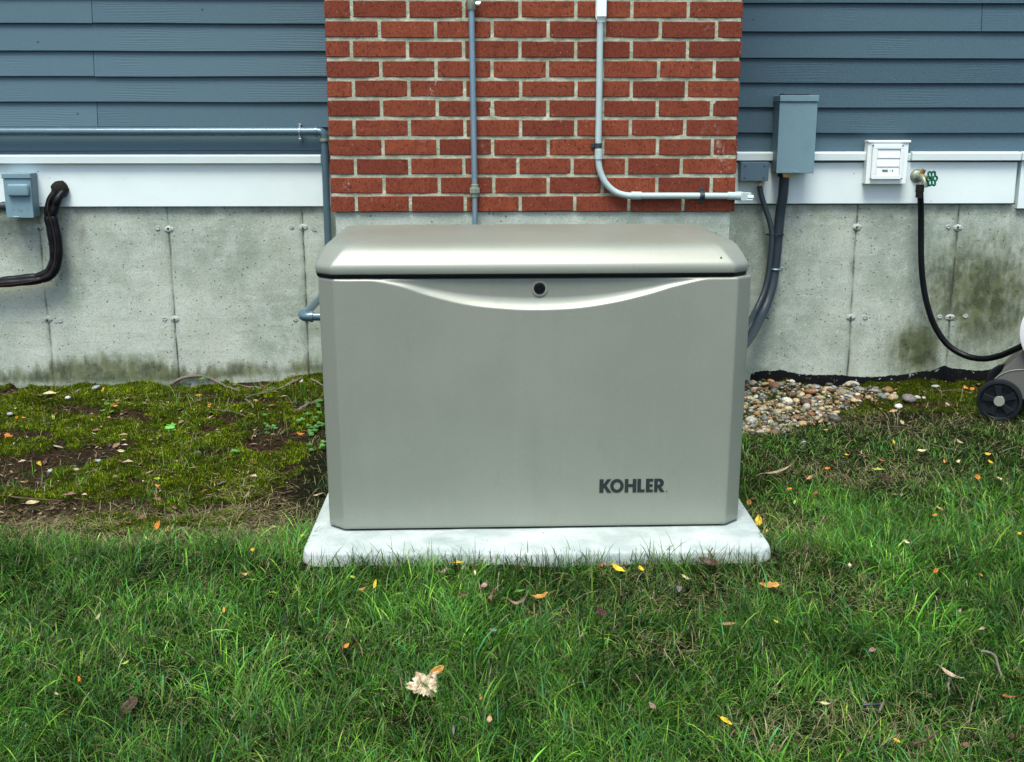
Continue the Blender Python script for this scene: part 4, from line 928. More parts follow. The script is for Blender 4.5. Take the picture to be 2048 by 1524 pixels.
def scatter(n, x0, x1, y0, y1, dens):
    x = RNG.uniform(x0, x1, n); y = RNG.uniform(y0, y1, n); k = (RNG.random(n) < dens(x, y)) & visible(x, y) & ~in_pad(x, y); return x[k], y[k]
GXs = lambda px, py: ground_pt(px, py).x
def bare(x, y):
    """patches where the lawn is thin and strawy"""
    b_ = sst(0.55, 0.68, fbm(x, y, 2.6, 91, 3))*np.where(x > 0.1, 0.5, 0.22)
    for (px, py, rx, ry) in ((1690, 1450, 0.17, 0.10), (1560, 1480, 0.13, 0.09), (1330, 1300, 0.10, 0.07), (1560, 1060, 0.16, 0.16), (1720, 960, 0.28, 0.12), (160, 1235, 0.10, 0.05), (1100, 1240, 0.12, 0.05), (1830, 1480, 0.2, 0.1)):
        p = ground_pt(px, py); b_ = np.maximum(b_, 0.85*np.exp(-((x-p.x)/rx)**2-((y-p.y)/ry)**2))
    return b_
def lawn_d(x, y):
    e = (fbm(x, y, 4, 14)-0.5)*0.30+(fbm(x, y, 16, 15)-0.5)*0.12
    l = 1-sst(-1.10, -0.84, y+e); r = 1-0.45*sst(-0.9, -0.2, y)
    r = r*(1-sst(0.02, 0.24, y+e))
    d = np.where(x < 0.0, l, r)
    d = np.where((np.abs(x-pcx) < 0.75) & (y > -0.5), 0, d)
    d = d*np.where((np.abs(x-pcx) < pw+0.05) & (y < pf), 1-0.9*np.exp(-((y-pf)/0.05)**2), 1)
    return np.clip(d*(1-0.40*bare(x, y)), 0, 1)
ct = lambda a: np.array(a)
def grass_cols(n, x, y, dead):
    pal = ct([(0.040,0.130,0.012),(0.070,0.195,0.018),(0.022,0.080,0.008),(0.120,0.290,0.030),(0.040,0.190,0.055),(0.19,0.32,0.035)])
    w_ = np.array([0.28,0.24,0.24,0.10,0.09,0.05]); c = pal[RNG.choice(6, n, p=w_/w_.sum())]
    c = c*(0.36+1.35*fbm(x, y, 3.5, 71)[:, None])*(0.6+0.8*vnoise(x, y, 16, 72)[:, None])*(0.45+1.25*RNG.random((n, 1))**1.5)
    straw = ct([(0.34,0.28,0.15),(0.24,0.19,0.10),(0.42,0.36,0.22)])[RNG.integers(0, 3, n)]*RNG.uniform(0.5, 1.0, (n, 1))
    return np.where(dead[:, None], straw, c)
# 1. the thick lawn
N = 400000
x, y = scatter(N, -2.5, 2.7, -2.5, 0.25, lawn_d)
cell = fbm(x, y, 5.5, 33, 2); sw = fbm(x, y, 1.7, 55, 2)
az = 2*PI*(cell*1.6+sw*2.2)+RNG.normal(0, 1.5, len(x))
far = sst(-1.2, -0.2, y)*(x > 0)
L = 0.86*RNG.gamma(5, 0.0135, len(x))*(0.45+0.95*fbm(x, y, 4.2, 61))*(1-0.50*far)*(1-0.45*bare(x, y)); L = L*np.where(x < -0.6, 1-0.4*sst(-1.3, -0.95, y), 1); L = np.clip(L, 0.012, 0.13)
lean = np.clip(RNG.normal(0.98, 0.36, len(x)), 0.05, 1.35)
dead = RNG.random(len(x)) < (0.065+0.34*bare(x, y)+0.12*far)
lean = np.where(dead, np.clip(lean+0.35, 0, 1.45), lean); L = np.where(dead, L*0.75, L)
big = RNG.random(len(x)) < 0.018*(1-far); L = np.where(big, np.clip(L*1.5, 0.07, 0.14), L)
W = (0.0008+0.0021*RNG.random(len(x))**1.4); W = np.where(big, RNG.uniform(0.0032, 0.0048, len(x)), W)*np.where(dead, 0.7, 1)
g1 = blades(x, y, L, W, az, lean, grass_cols(len(x), x, y, dead), 'lawn_grass'); tag(g1, 'green lawn grass with strands of dry straw', None, kind='stuff')
# 2. fringe in front of the pad and thin grass through the moss
def fringe(x, y): return np.where(np.abs(x-pcx) < pw+0.08, np.exp(-((y-pf+0.035)/0.035)**2), 0)*(0.35+0.65*sst(0.35, 0.6, vnoise(x, y*0, 7, 4)))
x1_, y1_ = scatter(3600, pcx-0.8, pcx+0.8, pf-0.12, pf, fringe)
def side(x, y): return np.exp(-((np.abs(x-pcx)-pw-0.03)/0.03)**2)*(y < -0.35)*(1-0.6*sst(-1.0, -0.6, y))
x2_, y2_ = scatter(16000, -1.0, 1.1, -1.3, -0.2, side)
def sparse(x, y):
    n_ = vnoise(x, y, 6, 44); s = sst(0.62, 0.85, n_)*0.8+0.03
    for (px, py, r_) in ((385, 810, 0.13), (345, 800, 0.09), (500, 850, 0.06), (1735, 850, 0.05), (640, 905, 0.06), (1690, 870, 0.08)):
        p = ground_pt(px, py); s = np.maximum(s, np.exp(-((x-p.x)**2+(y-p.y)**2)/r_**2))
    return s*(np.where(x < 0, moss_w(x, y) > 0.3, (moss_w(x, y) > 0.3) & (y < 0.45)))*(np.abs(x-pcx) > 0.64)
x3_, y3_ = scatter(30000, -2.4, 2.6, -1.0, 0.68, sparse)
x = np.concatenate([x1_, x2_, x3_]); y = np.concatenate([y1_, y2_, y3_]); n = len(x)
dead = RNG.random(n) < np.concatenate([np.full(len(x1_), 0.1), np.full(len(x2_), 0.4), np.full(len(x3_), 0.3)])
L = RNG.gamma(6, 0.0085, n); L[len(x1_):] *= 0.8; L = np.clip(L, 0.015, 0.115)
g2 = blades(x, y, L, RNG.uniform(0.0012, 0.0024, n), RNG.uniform(0, 2*PI, n), np.clip(RNG.normal(0.5, 0.35, n), 0.02, 1.3), grass_cols(n, x, y, dead), 'edge_grass')
tag(g2, 'loose grass tufts along the pad and through the moss', None, kind='stuff')
# 3. pale matted straw: the dry band on the left and the thin patches
def thatch(x, y):
    e = (fbm(x, y, 3, 5)-0.5)*0.22
    t = np.exp(-((y+0.90+e)/0.15)**2)*(x < -0.5)*(0.45+0.65*sst(0.35, 0.6, fbm(x, y, 6, 66)))
    t = np.maximum(t, 0.62*bare(x, y)*(x > 0)); t = np.maximum(t, np.where(moss_w(x, y) > 0.4, 0.035, 0.10))
    return np.maximum(t, 0.8*np.exp(-((x+0.80)/0.10)**2-((y+0.80)/0.25)**2))
x, y = scatter(230000, -2.4, 2.6, -2.4, 0.55, thatch); n = len(x)
cols = ct([(0.30,0.29,0.13),(0.22,0.22,0.085),(0.42,0.39,0.22),(0.14,0.125,0.05)])[RNG.integers(0, 4, n)]*RNG.uniform(0.6, 1.1, (n, 1))
lo = (y > -1.05) & (x < 0)
g3 = blades(x, y, RNG.uniform(0.02, 0.065, n), RNG.uniform(0.0009, 0.0018, n), RNG.uniform(0, 2*PI, n), RNG.uniform(0.9, 1.2, n), cols, 'dry_grass', zoff=np.where(lo, 0.004, 0.008), flat=RNG.random(n) < np.where(lo, 0.85, 0.5)); tag(g3, 'pale dry straw matted on the ground', None, kind='stuff')
# 4. moss: a dense nap of tiny pointed shoots
def tri_nap(n, dens, name, mat, hgt, w_, cols, box_=(-2.4, 2.6, -1.1, 0.74)):
    x, y = scatter(n, *box_, dens); n = len(x); z = gz(x, y)
    a = RNG.uniform(0, 2*PI, n); h = hgt*RNG.uniform(0.6, 1.4, n); tl = RNG.uniform(0, 0.8, n); b2 = RNG.uniform(0, 2*PI, n); ww = w_*RNG.uniform(0.7, 1.3, n)
    A = np.stack([x-np.cos(a)*ww, y-np.sin(a)*ww, z-0.001], -1); B = np.stack([x+np.cos(a)*ww, y+np.sin(a)*ww, z-0.001], -1)
    C_ = np.stack([x+np.cos(b2)*h*tl, y+np.sin(b2)*h*tl, z+h], -1)
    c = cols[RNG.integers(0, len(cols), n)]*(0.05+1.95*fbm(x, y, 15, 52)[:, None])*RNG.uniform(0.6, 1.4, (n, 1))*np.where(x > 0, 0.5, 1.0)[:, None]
    return bulk(name, np.stack([A, B, C_], 1).reshape(-1, 3), np.arange(n*3).reshape(-1, 3), mat, C=np.repeat(c, 3, 0), nside=3)
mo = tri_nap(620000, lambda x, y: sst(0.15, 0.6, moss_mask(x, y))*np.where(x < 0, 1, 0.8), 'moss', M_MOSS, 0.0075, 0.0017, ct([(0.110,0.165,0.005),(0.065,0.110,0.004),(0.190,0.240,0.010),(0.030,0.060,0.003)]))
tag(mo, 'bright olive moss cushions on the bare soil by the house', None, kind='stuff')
# 5. stones
def ico(sub=2):
    bm = bmesh.new(); bmesh.ops.create_icosphere(bm, subdivisions=sub, radius=1.0); V = np.array([v.co[:] for v in bm.verts]); Fc = np.array([[v.index for v in f.verts] for f in bm.faces]); bm.free(); return V, Fc
IV, IF = ico(2)
STC = ct([(0.34,0.31,0.20),(0.22,0.22,0.17),(0.46,0.42,0.28),(0.15,0.17,0.16),(0.33,0.19,0.07),(0.20,0.10,0.05),(0.32,0.36,0.34),(0.42,0.32,0.15),(0.09,0.09,0.08),(0.25,0.22,0.12),(0.50,0.50,0.42),(0.12,0.065,0.04)])
def pebble(r, el=1.3, fl=0.6, seed=0):
    s_ = np.array([r*el, r, r*fl]); k = 1+0.16*np.array([mnoise.noise(Vector(v)*1.3+Vector((seed*3.1, seed, 0))) for v in IV])[:, None]
    a, t1 = RNG.uniform(0, 2*PI), RNG.normal(0, 0.35); R1 = np.array([[math.cos(a), -math.sin(a), 0], [math.sin(a), math.cos(a), 0], [0, 0, 1]]); R2 = np.array([[1, 0, 0], [0, math.cos(t1), -math.sin(t1)], [0, math.sin(t1), math.cos(t1)]])
    return (IV*k*s_) @ R2.T @ R1.T
GPX = [(1490,752),(1560,742),(1640,752),(1720,775),(1800,790),(1815,808),(1760,806),(1722,800),(1700,832),(1650,850),(1590,858),(1530,872),(1470,880),(1440,800)]
GPW = [ground_pt(*p) for p in GPX]
def inpoly(x, y, poly):
    c = False; n = len(poly)
    for i in range(n):
        a, b_ = poly[i], poly[i-1]
        if (a.y > y) != (b_.y > y) and x < (b_.x-a.x)*(y-a.y)/(b_.y-a.y)+a.x: c = not c
    return c
placed = []; VV = []; FF = []; CC = []; nv = 0
gx0, gx1 = min(p.x for p in GPW), max(p.x for p in GPW); gy0, gy1 = min(p.y for p in GPW), 0.735
cellg = {}
for it in range(20000):
    x = RNG.uniform(gx0, gx1); y = RNG.uniform(gy0, gy1); r = max(0.005, min(0.025, RNG.gamma(3.2, 0.0037)))
    edge = 0.10*(vnoise(x, y, 9, 5)-0.35)
    if y > 0.72-r or not inpoly(x+edge*0.6, y-edge, GPW) or (vnoise(x, y, 13, 19) > 0.86): continue
    lay = 0 if it < 9000 else 1
    ck = (int(x/0.05), int(y/0.05)); ok = True
    for i in (-1, 0, 1):
        for j in (-1, 0, 1):
            for (a, b_, rr_, l_) in cellg.get((ck[0]+i, ck[1]+j), ()):
                if l_ == lay and (a-x)**2+(b_-y)**2 < (0.92*(r+rr_))**2: ok = False; break
            if not ok: break
        if not ok: break
    if not ok: continue
    cellg.setdefault(ck, []).append((x, y, r, lay))
    dist_in = 1.0
    if lay == 1 and RNG.random() < 0.45: continue
    P_ = pebble(r, RNG.uniform(1.0, 1.5), RNG.uniform(0.5, 0.8), it % 97)+np.array([x, y, float(gz(x, y))+r*0.28+lay*0.011])
    VV.append(P_); FF.append(IF+nv); nv += len(P_); CC.append(np.repeat(STC[RNG.integers(0, len(STC))][None]*RNG.uniform(0.5, 0.95), len(P_), 0))
gv = bulk('gravel', np.concatenate(VV), np.concatenate(FF), M_STONE, C=np.concatenate(CC), nside=3); tag(gv, 'rounded river stones heaped between the generator and the wall', None, kind='stuff')
# 6. crumbs of bark, seed husks and dead leaf bits
def lit_d(x, y): return 0.2+0.8*moss_w(x, y)
x, y = scatter(5500, -2.4, 2.6, -1.05, 0.70, lit_d); VV = []; FF = []; CC = []; n = len(x); zz = gz(x, y)
for i in range(n):
    l_ = RNG.gamma(2.5, 0.0026)+0.002; w_ = l_*RNG.uniform(0.15, 0.6); a = RNG.uniform(0, 2*PI); ca, sa = math.cos(a), math.sin(a); h = RNG.uniform(0.003, 0.009)
    tlt = RNG.uniform(-0.5, 0.7); q = np.array([(-l_, -w_*0.3, 0), (-l_*0.2, -w_, 0.002), (l_, 0, max(0, tlt)*l_), (0.1*l_, w_, 0.0015+w_*0.5)]); q = np.stack([q[:, 0]*ca-q[:, 1]*sa+x[i], q[:, 0]*sa+q[:, 1]*ca+y[i], q[:, 2]+zz[i]+h], -1)
    VV.append(q); FF.append(np.arange(4)+4*i)
    c = ct([(0.16,0.09,0.055),(0.24,0.15,0.09),(0.09,0.045,0.03),(0.38,0.30,0.20),(0.20,0.10,0.08),(0.45,0.42,0.36),(0.11,0.10,0.09)])[RNG.choice(7, p=[.22,.2,.2,.12,.13,.05,.08])]; CC.append(np.repeat(c[None], 4, 0))
lt_ = bulk('leaf_litter', np.concatenate(VV), np.array(FF), M_LEAF, C=np.concatenate(CC), smooth=False); tag(lt_, 'tiny brown bits of bark and leaf strewn over the moss', None, kind='stuff')
# ------------------------------------------------------------------ fallen leaves, each one a thing
COLS = {'yellow': (0.62,0.42,0.03), 'bright': (0.80,0.56,0.02), 'orange': (0.62,0.22,0.02), 'amber': (0.48,0.26,0.05), 'peach': (0.52,0.30,0.15), 'cream': (0.58,0.52,0.28), 'lime': (0.36,0.46,0.06),
        'brown': (0.17,0.085,0.045), 'maroon': (0.10,0.030,0.028), 'pink': (0.36,0.22,0.19), 'mauve': (0.22,0.17,0.19), 'tan': (0.42,0.33,0.20), 'rust': (0.30,0.10,0.04), 'green': (0.10,0.30,0.05), 'darkbrown': (0.075,0.045,0.025)}
def leaf_obj(name, Lm, Wm, col, seed, curl=0.5, fold=0.3, lobes=0, crumple=0.1):
    rr = random.Random(seed); n = 11; mm = 8; V = []; C_ = []; Fc = []
    c0 = Vector(COLS[col])
    for i in range(n+1):
        t = i/n; w_ = math.sin(PI*min(1, max(0.0, t))**0.85)**0.75*(1-0.25*t) if 0 < t < 1 else 0.03
        if lobes: w_ *= 0.72+0.42*abs(math.sin(t*PI*lobes))
        w_ *= rr.uniform(0.9, 1.1)
        for j in range(mm+1):
            s = j/mm*2-1; x = (t-0.5)*Lm; yv = s*w_*Wm*0.5
            z = abs(s)*w_*fold*Wm*0.5 + curl*Lm*0.5*((2*t-1)**2) + crumple*Lm*0.35*mnoise.noise(Vector((x/Lm*4, yv/Lm*5, seed*1.7)))
            V.append((x, yv*math.cos(fold*0.8), z))
            k = 0.8+0.35*mnoise.noise(Vector((x/Lm*3+seed, yv/Lm*4, 5)))+(0.12 if abs(s) < 0.15 else 0)
            cc = c0*k
            if rr.random() < 0.06: cc = cc*0.55
            C_.append(tuple(cc))
    for i in range(n):
        for j in range(mm):
            a = i*(mm+1)+j; Fc.append((a, a+1, a+mm+2, a+mm+1))
    m = MB(); m.v = V; m.f = Fc; m.c = C_
    st = len(m.v); m.cc = tuple(c0*0.6)
    m.tube([(-Lm*0.5, 0, curl*Lm*0.5), (-Lm*0.62, 0, curl*Lm*0.5+Lm*0.03), (-Lm*0.78, Lm*0.03, curl*Lm*0.45)], max(0.0005, Lm*0.014), 5)
    me_o = m.build(name, M_LEAF, None, smooth=180); sm = me_o.modifiers.new('thickness', 'SOLIDIFY'); sm.thickness = 0.0004
    return me_o
LEAVES = [
 (100, 789, 24, .55, 'cream', 'pale yellow leaf on moss at the wall foot, left of the first seam', {'yaw': 0.3}),
 (207, 780, 14, .45, 'yellow', 'small narrow yellow leaf close under the stained concrete wall, left part'),
 (229, 812, 12, .6, 'orange', 'small orange leaf in the moss, right of the pale leaf at the wall'),
 (236, 801, 9, .6, 'peach', 'tiny peach leaf just above a small orange leaf in the moss'),
 (17, 876, 26, .7, 'orange', 'orange-yellow lobed leaf at the far left edge of the moss', {'lobes': 3}),
 (79, 929, 13, .75, 'yellow', 'round yellow leaf on the bare brown soil, left'),
 (33, 836, 9, .6, 'orange', 'left one of two tiny orange leaves at the far left'),
 (48, 836, 9, .6, 'orange', 'right one of two tiny orange leaves at the far left'),
 (65, 1006, 24, .5, 'cream', 'pale yellow long leaf on the straw under the reddish twig', {'yaw': 0.5}),
 (50, 964, 20, .25, 'amber', 'thin amber leaf on the soil left, above the reddish twig'),
 (243, 903, 15, .5, 'cream', 'pale cream leaf in the middle of the left moss'),
 (315, 972, 12, .6, 'amber', 'amber leaf between two moss cushions, below the pale green leaf'),
 (315, 958, 12, .6, 'lime', 'pale green oval leaf on the lower moss'),
 (315, 1051, 20, .55, 'orange', 'bright orange folded leaf standing on the dry straw band', {'tilt': 1.0, 'yaw': 1.2}),
 (334, 1060, 20, .25, 'yellow', 'narrow yellow leaf right of the bright orange folded one'),
 (398, 792, 12, .6, 'yellow', 'small yellow leaf under the arched branch by the wall'),
 (420, 811, 14, .6, 'orange', 'orange leaf with a dark edge under the big branch, left part'),
 (513, 802, 12, .6, 'peach', 'peach leaf right of the downward fork of the branch'),
 (217, 836, 12, .6, 'peach', 'pale peach leaf in the upper left moss below the round-leaved weed'),
 (106, 836, 14, .55, 'lime', 'grey-green leaf on the soil in the upper left'),
 (601, 868, 14, .6, 'orange', 'orange leaf beside the clover clump at the generator', {'up': 0.02}),
 (508, 927, 14, .35, 'rust', 'rusty narrow leaf on the right-hand moss'),
 (370, 871, 14, .5, 'peach', 'curled peach leaf in the upper middle moss', {'curl': 0.9}),
 (407, 983, 16, .35, 'rust', 'rusty brown narrow leaf on the lower moss'),
 (294, 1078, 16, .4, 'cream', 'pale greenish leaf at the upper edge of the left lawn'),
 (604, 1072, 12, .6, 'yellow', 'small yellow leaf beside the left corner of the pad'),
 (505, 1101, 11, .8, 'yellow', 'small round yellow leaf in the lawn left of the pad corner'),
 (491, 1149, 15, .45, 'peach', 'curled peach leaf in the left lawn below a round yellow one', {'curl': 0.9}),
 (251, 1326, 15, .5, 'lime', 'yellow-green leaf deep in the left lawn'),
 (159, 1359, 17, .4, 'orange', 'orange narrow leaf in the far left lawn'),
 (256, 1418, 46, .6, 'darkbrown', 'large dark brown leaf sunk in the grass, lower left', {'up': 0.02}),
 (114, 1388, 10, .5, 'tan', 'tiny tan leaf low in the far left lawn'),
 (196, 1234, 16, .5, 'tan', 'tan leaf bit in the left lawn under a straw patch'),
 (448, 1220, 16, .35, 'amber', 'faint amber leaf in the lawn below and left of the pad'),
 (705, 1155, 18, .45, 'lime', 'pale yellow-green leaf in the grass below the left end of the pad'),
 (724, 1180, 15, .55, 'amber', 'amber spotted leaf below the left end of the pad'),
 (750, 1168, 18, .4, 'bright', 'bright yellow narrow leaf standing upright below the pad', {'tilt': 1.1, 'yaw': 1.4}),
 (918, 1126, 20, .4, 'bright', 'bright yellow leaf touching the front face of the pad, left of centre', {'up': 0.03, 'yaw': 0.2}),
 (886, 1144, 20, .4, 'pink', 'greyish pink curled leaf just left of the bright leaf at the pad', {'curl': 0.7}),
 (926, 1135, 16, .4, 'pink', 'pink leaf directly under the bright yellow leaf at the pad'),
 (950, 1146, 12, .4, 'cream', 'small cream leaf below the pad, right of two pink leaves'),
 (946, 1130, 14, .6, 'brown', 'brownish leaf in the moss touching the pad front'),
 (967, 1173, 19, .55, 'pink', 'pinkish tan leaf above a row of curled brown leaves'),
 (926, 1191, 20, .4, 'maroon', 'dark maroon leaf at the left end of the curled brown leaves'),
 (979, 1199, 26, .35, 'brown', 'brown curled leaf left of the reddish crescent one', {'curl': 0.9}),
 (989, 1183, 12, .7, 'maroon', 'small dark red leaf above the brown curled leaf'),
 (1035, 1209, 38, .35, 'pink', 'reddish crescent-shaped curled leaf in the front lawn', {'curl': 1.0, 'yaw': 0.15}),
 (1081, 1195, 32, .42, 'amber', 'tan-yellow folded leaf right of the crescent leaf', {'yaw': 3.1}),
 (1039, 1184, 20, .5, 'green', 'fresh green leaf above the reddish crescent leaf', {'yaw': 0.4}),
 (1237, 1138, 28, .42, 'bright', 'bright yellow long leaf at the pad front, right of centre', {'up': 0.035, 'yaw': -0.5}),
 (1281, 1139, 16, .75, 'bright', 'round bright yellow leaf right of the long one at the pad', {'up': 0.035}),
 (1203, 1131, 15, .6, 'rust', 'rusty leaf at the pad front left of the long yellow one', {'up': 0.025}),
 (1374, 1158, 22, .35, 'cream', 'pale cream narrow leaf below the brown leaf at the pad', {'yaw': -0.8}),
 (1358, 1180, 18, .8, 'mauve', 'round mauve-grey leaf in the lawn right of centre'),
 (1204, 1226, 22, .6, 'maroon', 'folded maroon leaf alone in the middle lawn', {'tilt': 0.9}),
 (986, 1262, 16, .6, 'mauve', 'purple-grey leaf in the lawn under the crescent leaf'),
 (693, 1292, 14, .6, 'orange', 'small orange leaf left of and above the big maple leaf'),
 (872, 1342, 28, .6, 'amber', 'orange curled leaf leaning on top of the big maple leaf', {'up': 0.06, 'curl': 0.8, 'tilt': 0.8}),
 (979, 1440, 15, .7, 'peach', 'round pale peach leaf below and right of the maple leaf', {'up': 0.045}),
 (961, 1395, 14, .5, 'amber', 'amber leaf bit right of the big maple leaf'),
 (1304, 1413, 18, .7, 'pink', 'reddish tan crumpled leaf low in the lawn, right of centre'),
 (907, 1459, 16, .3, 'mauve', 'thin lavender-grey leaf in the lowest lawn below the maple leaf', {'tilt': 1.0, 'yaw': 1.5}),
 (1164, 1272, 12, .5, 'pink', 'tiny pink leaf in the lawn under the folded maroon one'),
 (1538, 1172, 36, .5, 'amber', 'tan and yellow lobed leaf below the right end of the pad', {'lobes': 3, 'yaw': 3.0}),
 (1699, 1130, 10, .7, 'cream', 'tiny cream leaf in the lawn right of the pad corner'),
 (1870, 1144, 14, .7, 'orange', 'orange round leaf in the right lawn'),
 (1962, 1151, 9, .7, 'orange', 'tiny orange leaf right of the round orange one'),
 (1457, 1248, 26, .3, 'peach', 'peach-brown narrow leaf in the right lawn', {'yaw': 0.1}),
 (1743, 1303, 16, .8, 'pink', 'crumpled pinkish leaf in the centre of the right lawn'),
 (1905, 1352, 46, .22, 'tan', 'long curled tan strip of leaf beside the dark stick, right lawn', {'yaw': -0.9}),
 (2017, 1394, 28, .3, 'rust', 'rusty narrow leaf at the lower right edge', {'yaw': -0.1}),
 (1650, 1408, 20, .4, 'cream', 'cream oval leaf left of a short dark stick, lower right', {'yaw': -0.2}),
 (1452, 1443, 26, .42, 'bright', 'bright yellow leaf alone in the lowest lawn, right of centre', {'yaw': -0.75, 'up': 0.045}),
 (1792, 1481, 15, .6, 'yellow', 'yellow leaf near the bottom edge, right part'),
 (1928, 1491, 22, .6, 'brown', 'reddish brown leaf near the bottom right corner'),
 (2026, 1473, 20, .6, 'maroon', 'dark maroon leaf at the bottom right corner'),
 (1553, 1244, 13, .5, 'lime', 'yellow-green leaf right of the peach-brown narrow one'),
 (1416, 1128, 40, .6, 'darkbrown', 'large dead brown leaf leaning against the front of the pad', {'up': 0.025, 'lobes': 2}),
 (1963, 1258, 14, .5, 'tan', 'small tan leaf in the far right lawn'),
 (1919, 1222, 12, .6, 'pink', 'tiny pinkish leaf in the far right lawn above a tan one'),
 (1517, 1042, 22, .7, 'bright', 'orange-yellow broad leaf at the right edge of the pad', {'up': 0.03, 'tilt': 0.8}),
 (1498, 1005, 14, .75, 'amber', 'amber round leaf between generator and pad edge, right side', {'up': 0.02}),
 (1507, 998, 9, .5, 'rust', 'tiny rust-red leaf beside the amber round one'),
 (1533, 1062, 9, .7, 'yellow', 'tiny yellow leaf below the orange-yellow one at the pad'),
 (1787, 884, 14, .3, 'yellow', 'thin yellow leaf in the upper right lawn'),
 (1804, 846, 17, .45, 'cream', 'pale yellow leaf in front of the stones, right'),
 (1787, 823, 18, .45, 'peach', 'peach-orange leaf on the dark moss right of the stones'),
 (1845, 902, 18, .5, 'cream', 'cream-green leaf in the upper right lawn under the curved twig'),
 (1975, 909, 13, .6, 'yellow', 'upper of two yellow leaves below the wheel'),
 (1981, 924, 12, .5, 'yellow', 'lower of two yellow leaves below the wheel'),
 (1915, 924, 13, .5, 'cream', 'small cream leaf in the right lawn, left of two yellow ones'),
 (1888, 924, 10, .5, 'amber', 'tiny amber leaf left of the small cream one'),
 (1757, 939, 24, .35, 'lime', 'long yellow-green leaf in the upper right lawn', {'yaw': -0.1}),
 (1655, 937, 12, .6, 'orange', 'small orange leaf in the lawn right of the generator'),
 (1619, 957, 16, .5, 'peach', 'peach leaf in the lawn right of the generator, under an orange one'),
 (1578, 979, 13, .5, 'orange', 'orange small leaf nearest the generator side, in thin grass'),
 (1589, 1005, 11, .5, 'lime', 'tiny lime leaf in the thin grass right of the pad'),
 (1629, 988, 14, .5, 'rust', 'rust-brown leaf in the thin grass right of the generator'),
 (1954, 954, 13, .8, 'orange', 'orange upright leaf in the right lawn under the two yellow ones', {'tilt': 1.0}),
 (1997, 959, 13, .8, 'cream', 'round pale green-yellow leaf at the right edge'),
 (1869, 1031, 11, .6, 'orange', 'small orange leaf in the right lawn below a peach one'),
 (1879, 1017, 14, .4, 'peach', 'peach narrow leaf in the right lawn'),
 (1763, 921, 18, .35, 'rust', 'long rusty leaf above the long yellow-green one'),
 (1931, 776, 12, .7, 'orange', 'left of two orange leaves by the wall, near the wheel'),
 (1943, 779, 12, .7, 'orange', 'right of two orange leaves by the wall, near the wheel'),
 (1651, 860, 12, .5, 'peach', 'peach leaf at the lower edge of the stones'),
 (1694, 910, 9, .5, 'yellow', 'tiny pale yellow leaf in the upper right lawn, below the grass tuft'),
 (2039, 1067, 14, .5, 'yellow', 'yellow leaf cut by the right edge of the picture'),
 (1813, 1084, 12, .6, 'cream', 'cream leaf in the middle of the right lawn'),
 (1919, 885, 14, .5, 'tan', 'tan leaf left of a pale twig in the upper right lawn'),
 (1558, 945, 56, .16, 'tan', 'long curled pale strip of bark right of the generator', {'yaw': 0.25, 'curl': 0.35, 'name': 'bark_strip', 'cat': 'bark'}),
 (1896, 810, 12, .6, 'cream', 'small cream leaf on dark moss left of the wheel'),
 (1774, 960, 26, .6, 'darkbrown', 'dark crumpled leaf in the lawn under the long yellow-green one'),
]
STICKS = [
 ([(340,770),(365,756,.01),(402,752,.045),(430,762,.018),(455,773,.008),(480,784)], 0.0085, 'long grey branch arched against the left foundation wall', {'name': 'fallen_branch'}),
 ([(466,770),(500,774),(535,777)], 0.0055, 'pale broken stick joined to the right end of the arched branch', {'name': 'fallen_branch'}),
 ([(534,781),(562,776),(588,764,.006),(602,756,.012)], 0.0075, 'gnarled root-like branch at the wall left of the gas pipe elbow', {'name': 'fallen_branch'}),
 ([(474,776),(490,798),(504,808),(505,824)], 0.0055, 'grey forked stick pointing down from the arched branch', {'name': 'fallen_branch'}),
 ([(592,822),(620,808),(652,796,.004)], 0.0090, 'thick grey stick pointing under the generator, left side', {'name': 'fallen_branch'}),
 ([(492,796),(515,788),(542,784)], 0.0030, 'thin dark twig crossing the moss under the pale stick'),
 ([(425,819),(470,824),(502,838)], 0.0020, 'thin pale twig on the moss left of the forked stick'),
 ([(622,758),(638,766),(656,777)], 0.0055, 'short grey stick at the wall right of the root-like branch'),
 ([(0,990),(55,997),(125,1001)], 0.0032, 'long thin reddish twig at the far left on dry straw', {'mat': M_WOODB}),
 ([(150,996),(172,1000),(192,1006)], 0.0024, 'short reddish twig end right of the long one on straw', {'mat': M_WOODB}),
 ([(492,877),(508,871),(524,866)], 0.0018, 'thin pale twig in the right-hand moss near the clover'),
 ([(1962,1303),(1984,1307),(1995,1325),(2001,1352)], 0.0045, 'grey bent stick in the grass at the lower right edge', {'up': 0.045}),
 ([(1900,1350),(1897,1370),(1899,1390)], 0.0035, 'short dark stick under the tan strip, lower right lawn', {'up': 0.035}),
 ([(1727,1411),(1742,1411),(1756,1408)], 0.0050, 'short thick dark stick right of the cream oval leaf', {'up': 0.035, 'mat': M_CND}),
 ([(1758,1422),(1762,1412),(1768,1403)], 0.0035, 'tiny grey stick right of the short thick dark one', {'up': 0.04}),
 ([(1824,1489),(1848,1481),(1872,1466)], 0.0035, 'dark brown twig at the bottom edge, right part', {'up': 0.03, 'mat': M_WOODB}),
 ([(1828,864),(1845,880),(1875,892),(1925,902)], 0.0020, 'long pale curved twig in the upper right lawn', {'up': 0.02}),
 ([(1998,905),(2018,898),(2036,893)], 0.0024, 'pale straight twig at the right edge below the wheel', {'up': 0.02}),
 ([(1765,852),(1795,853),(1826,857)], 0.0018, 'thin pale twig lying in front of the stones, right', {'up': 0.01}),
 ([(1880,783),(1905,780),(1930,781)], 0.0022, 'pale twig by the tar line left of two orange leaves'),
 ([(1424,1096,.02),(1421,1108,.02),(1425,1124)], 0.0022, 'short dry stalk standing at the pad front by the dead brown leaf', {'up': 0.03, 'mat': M_WOODB}),
]
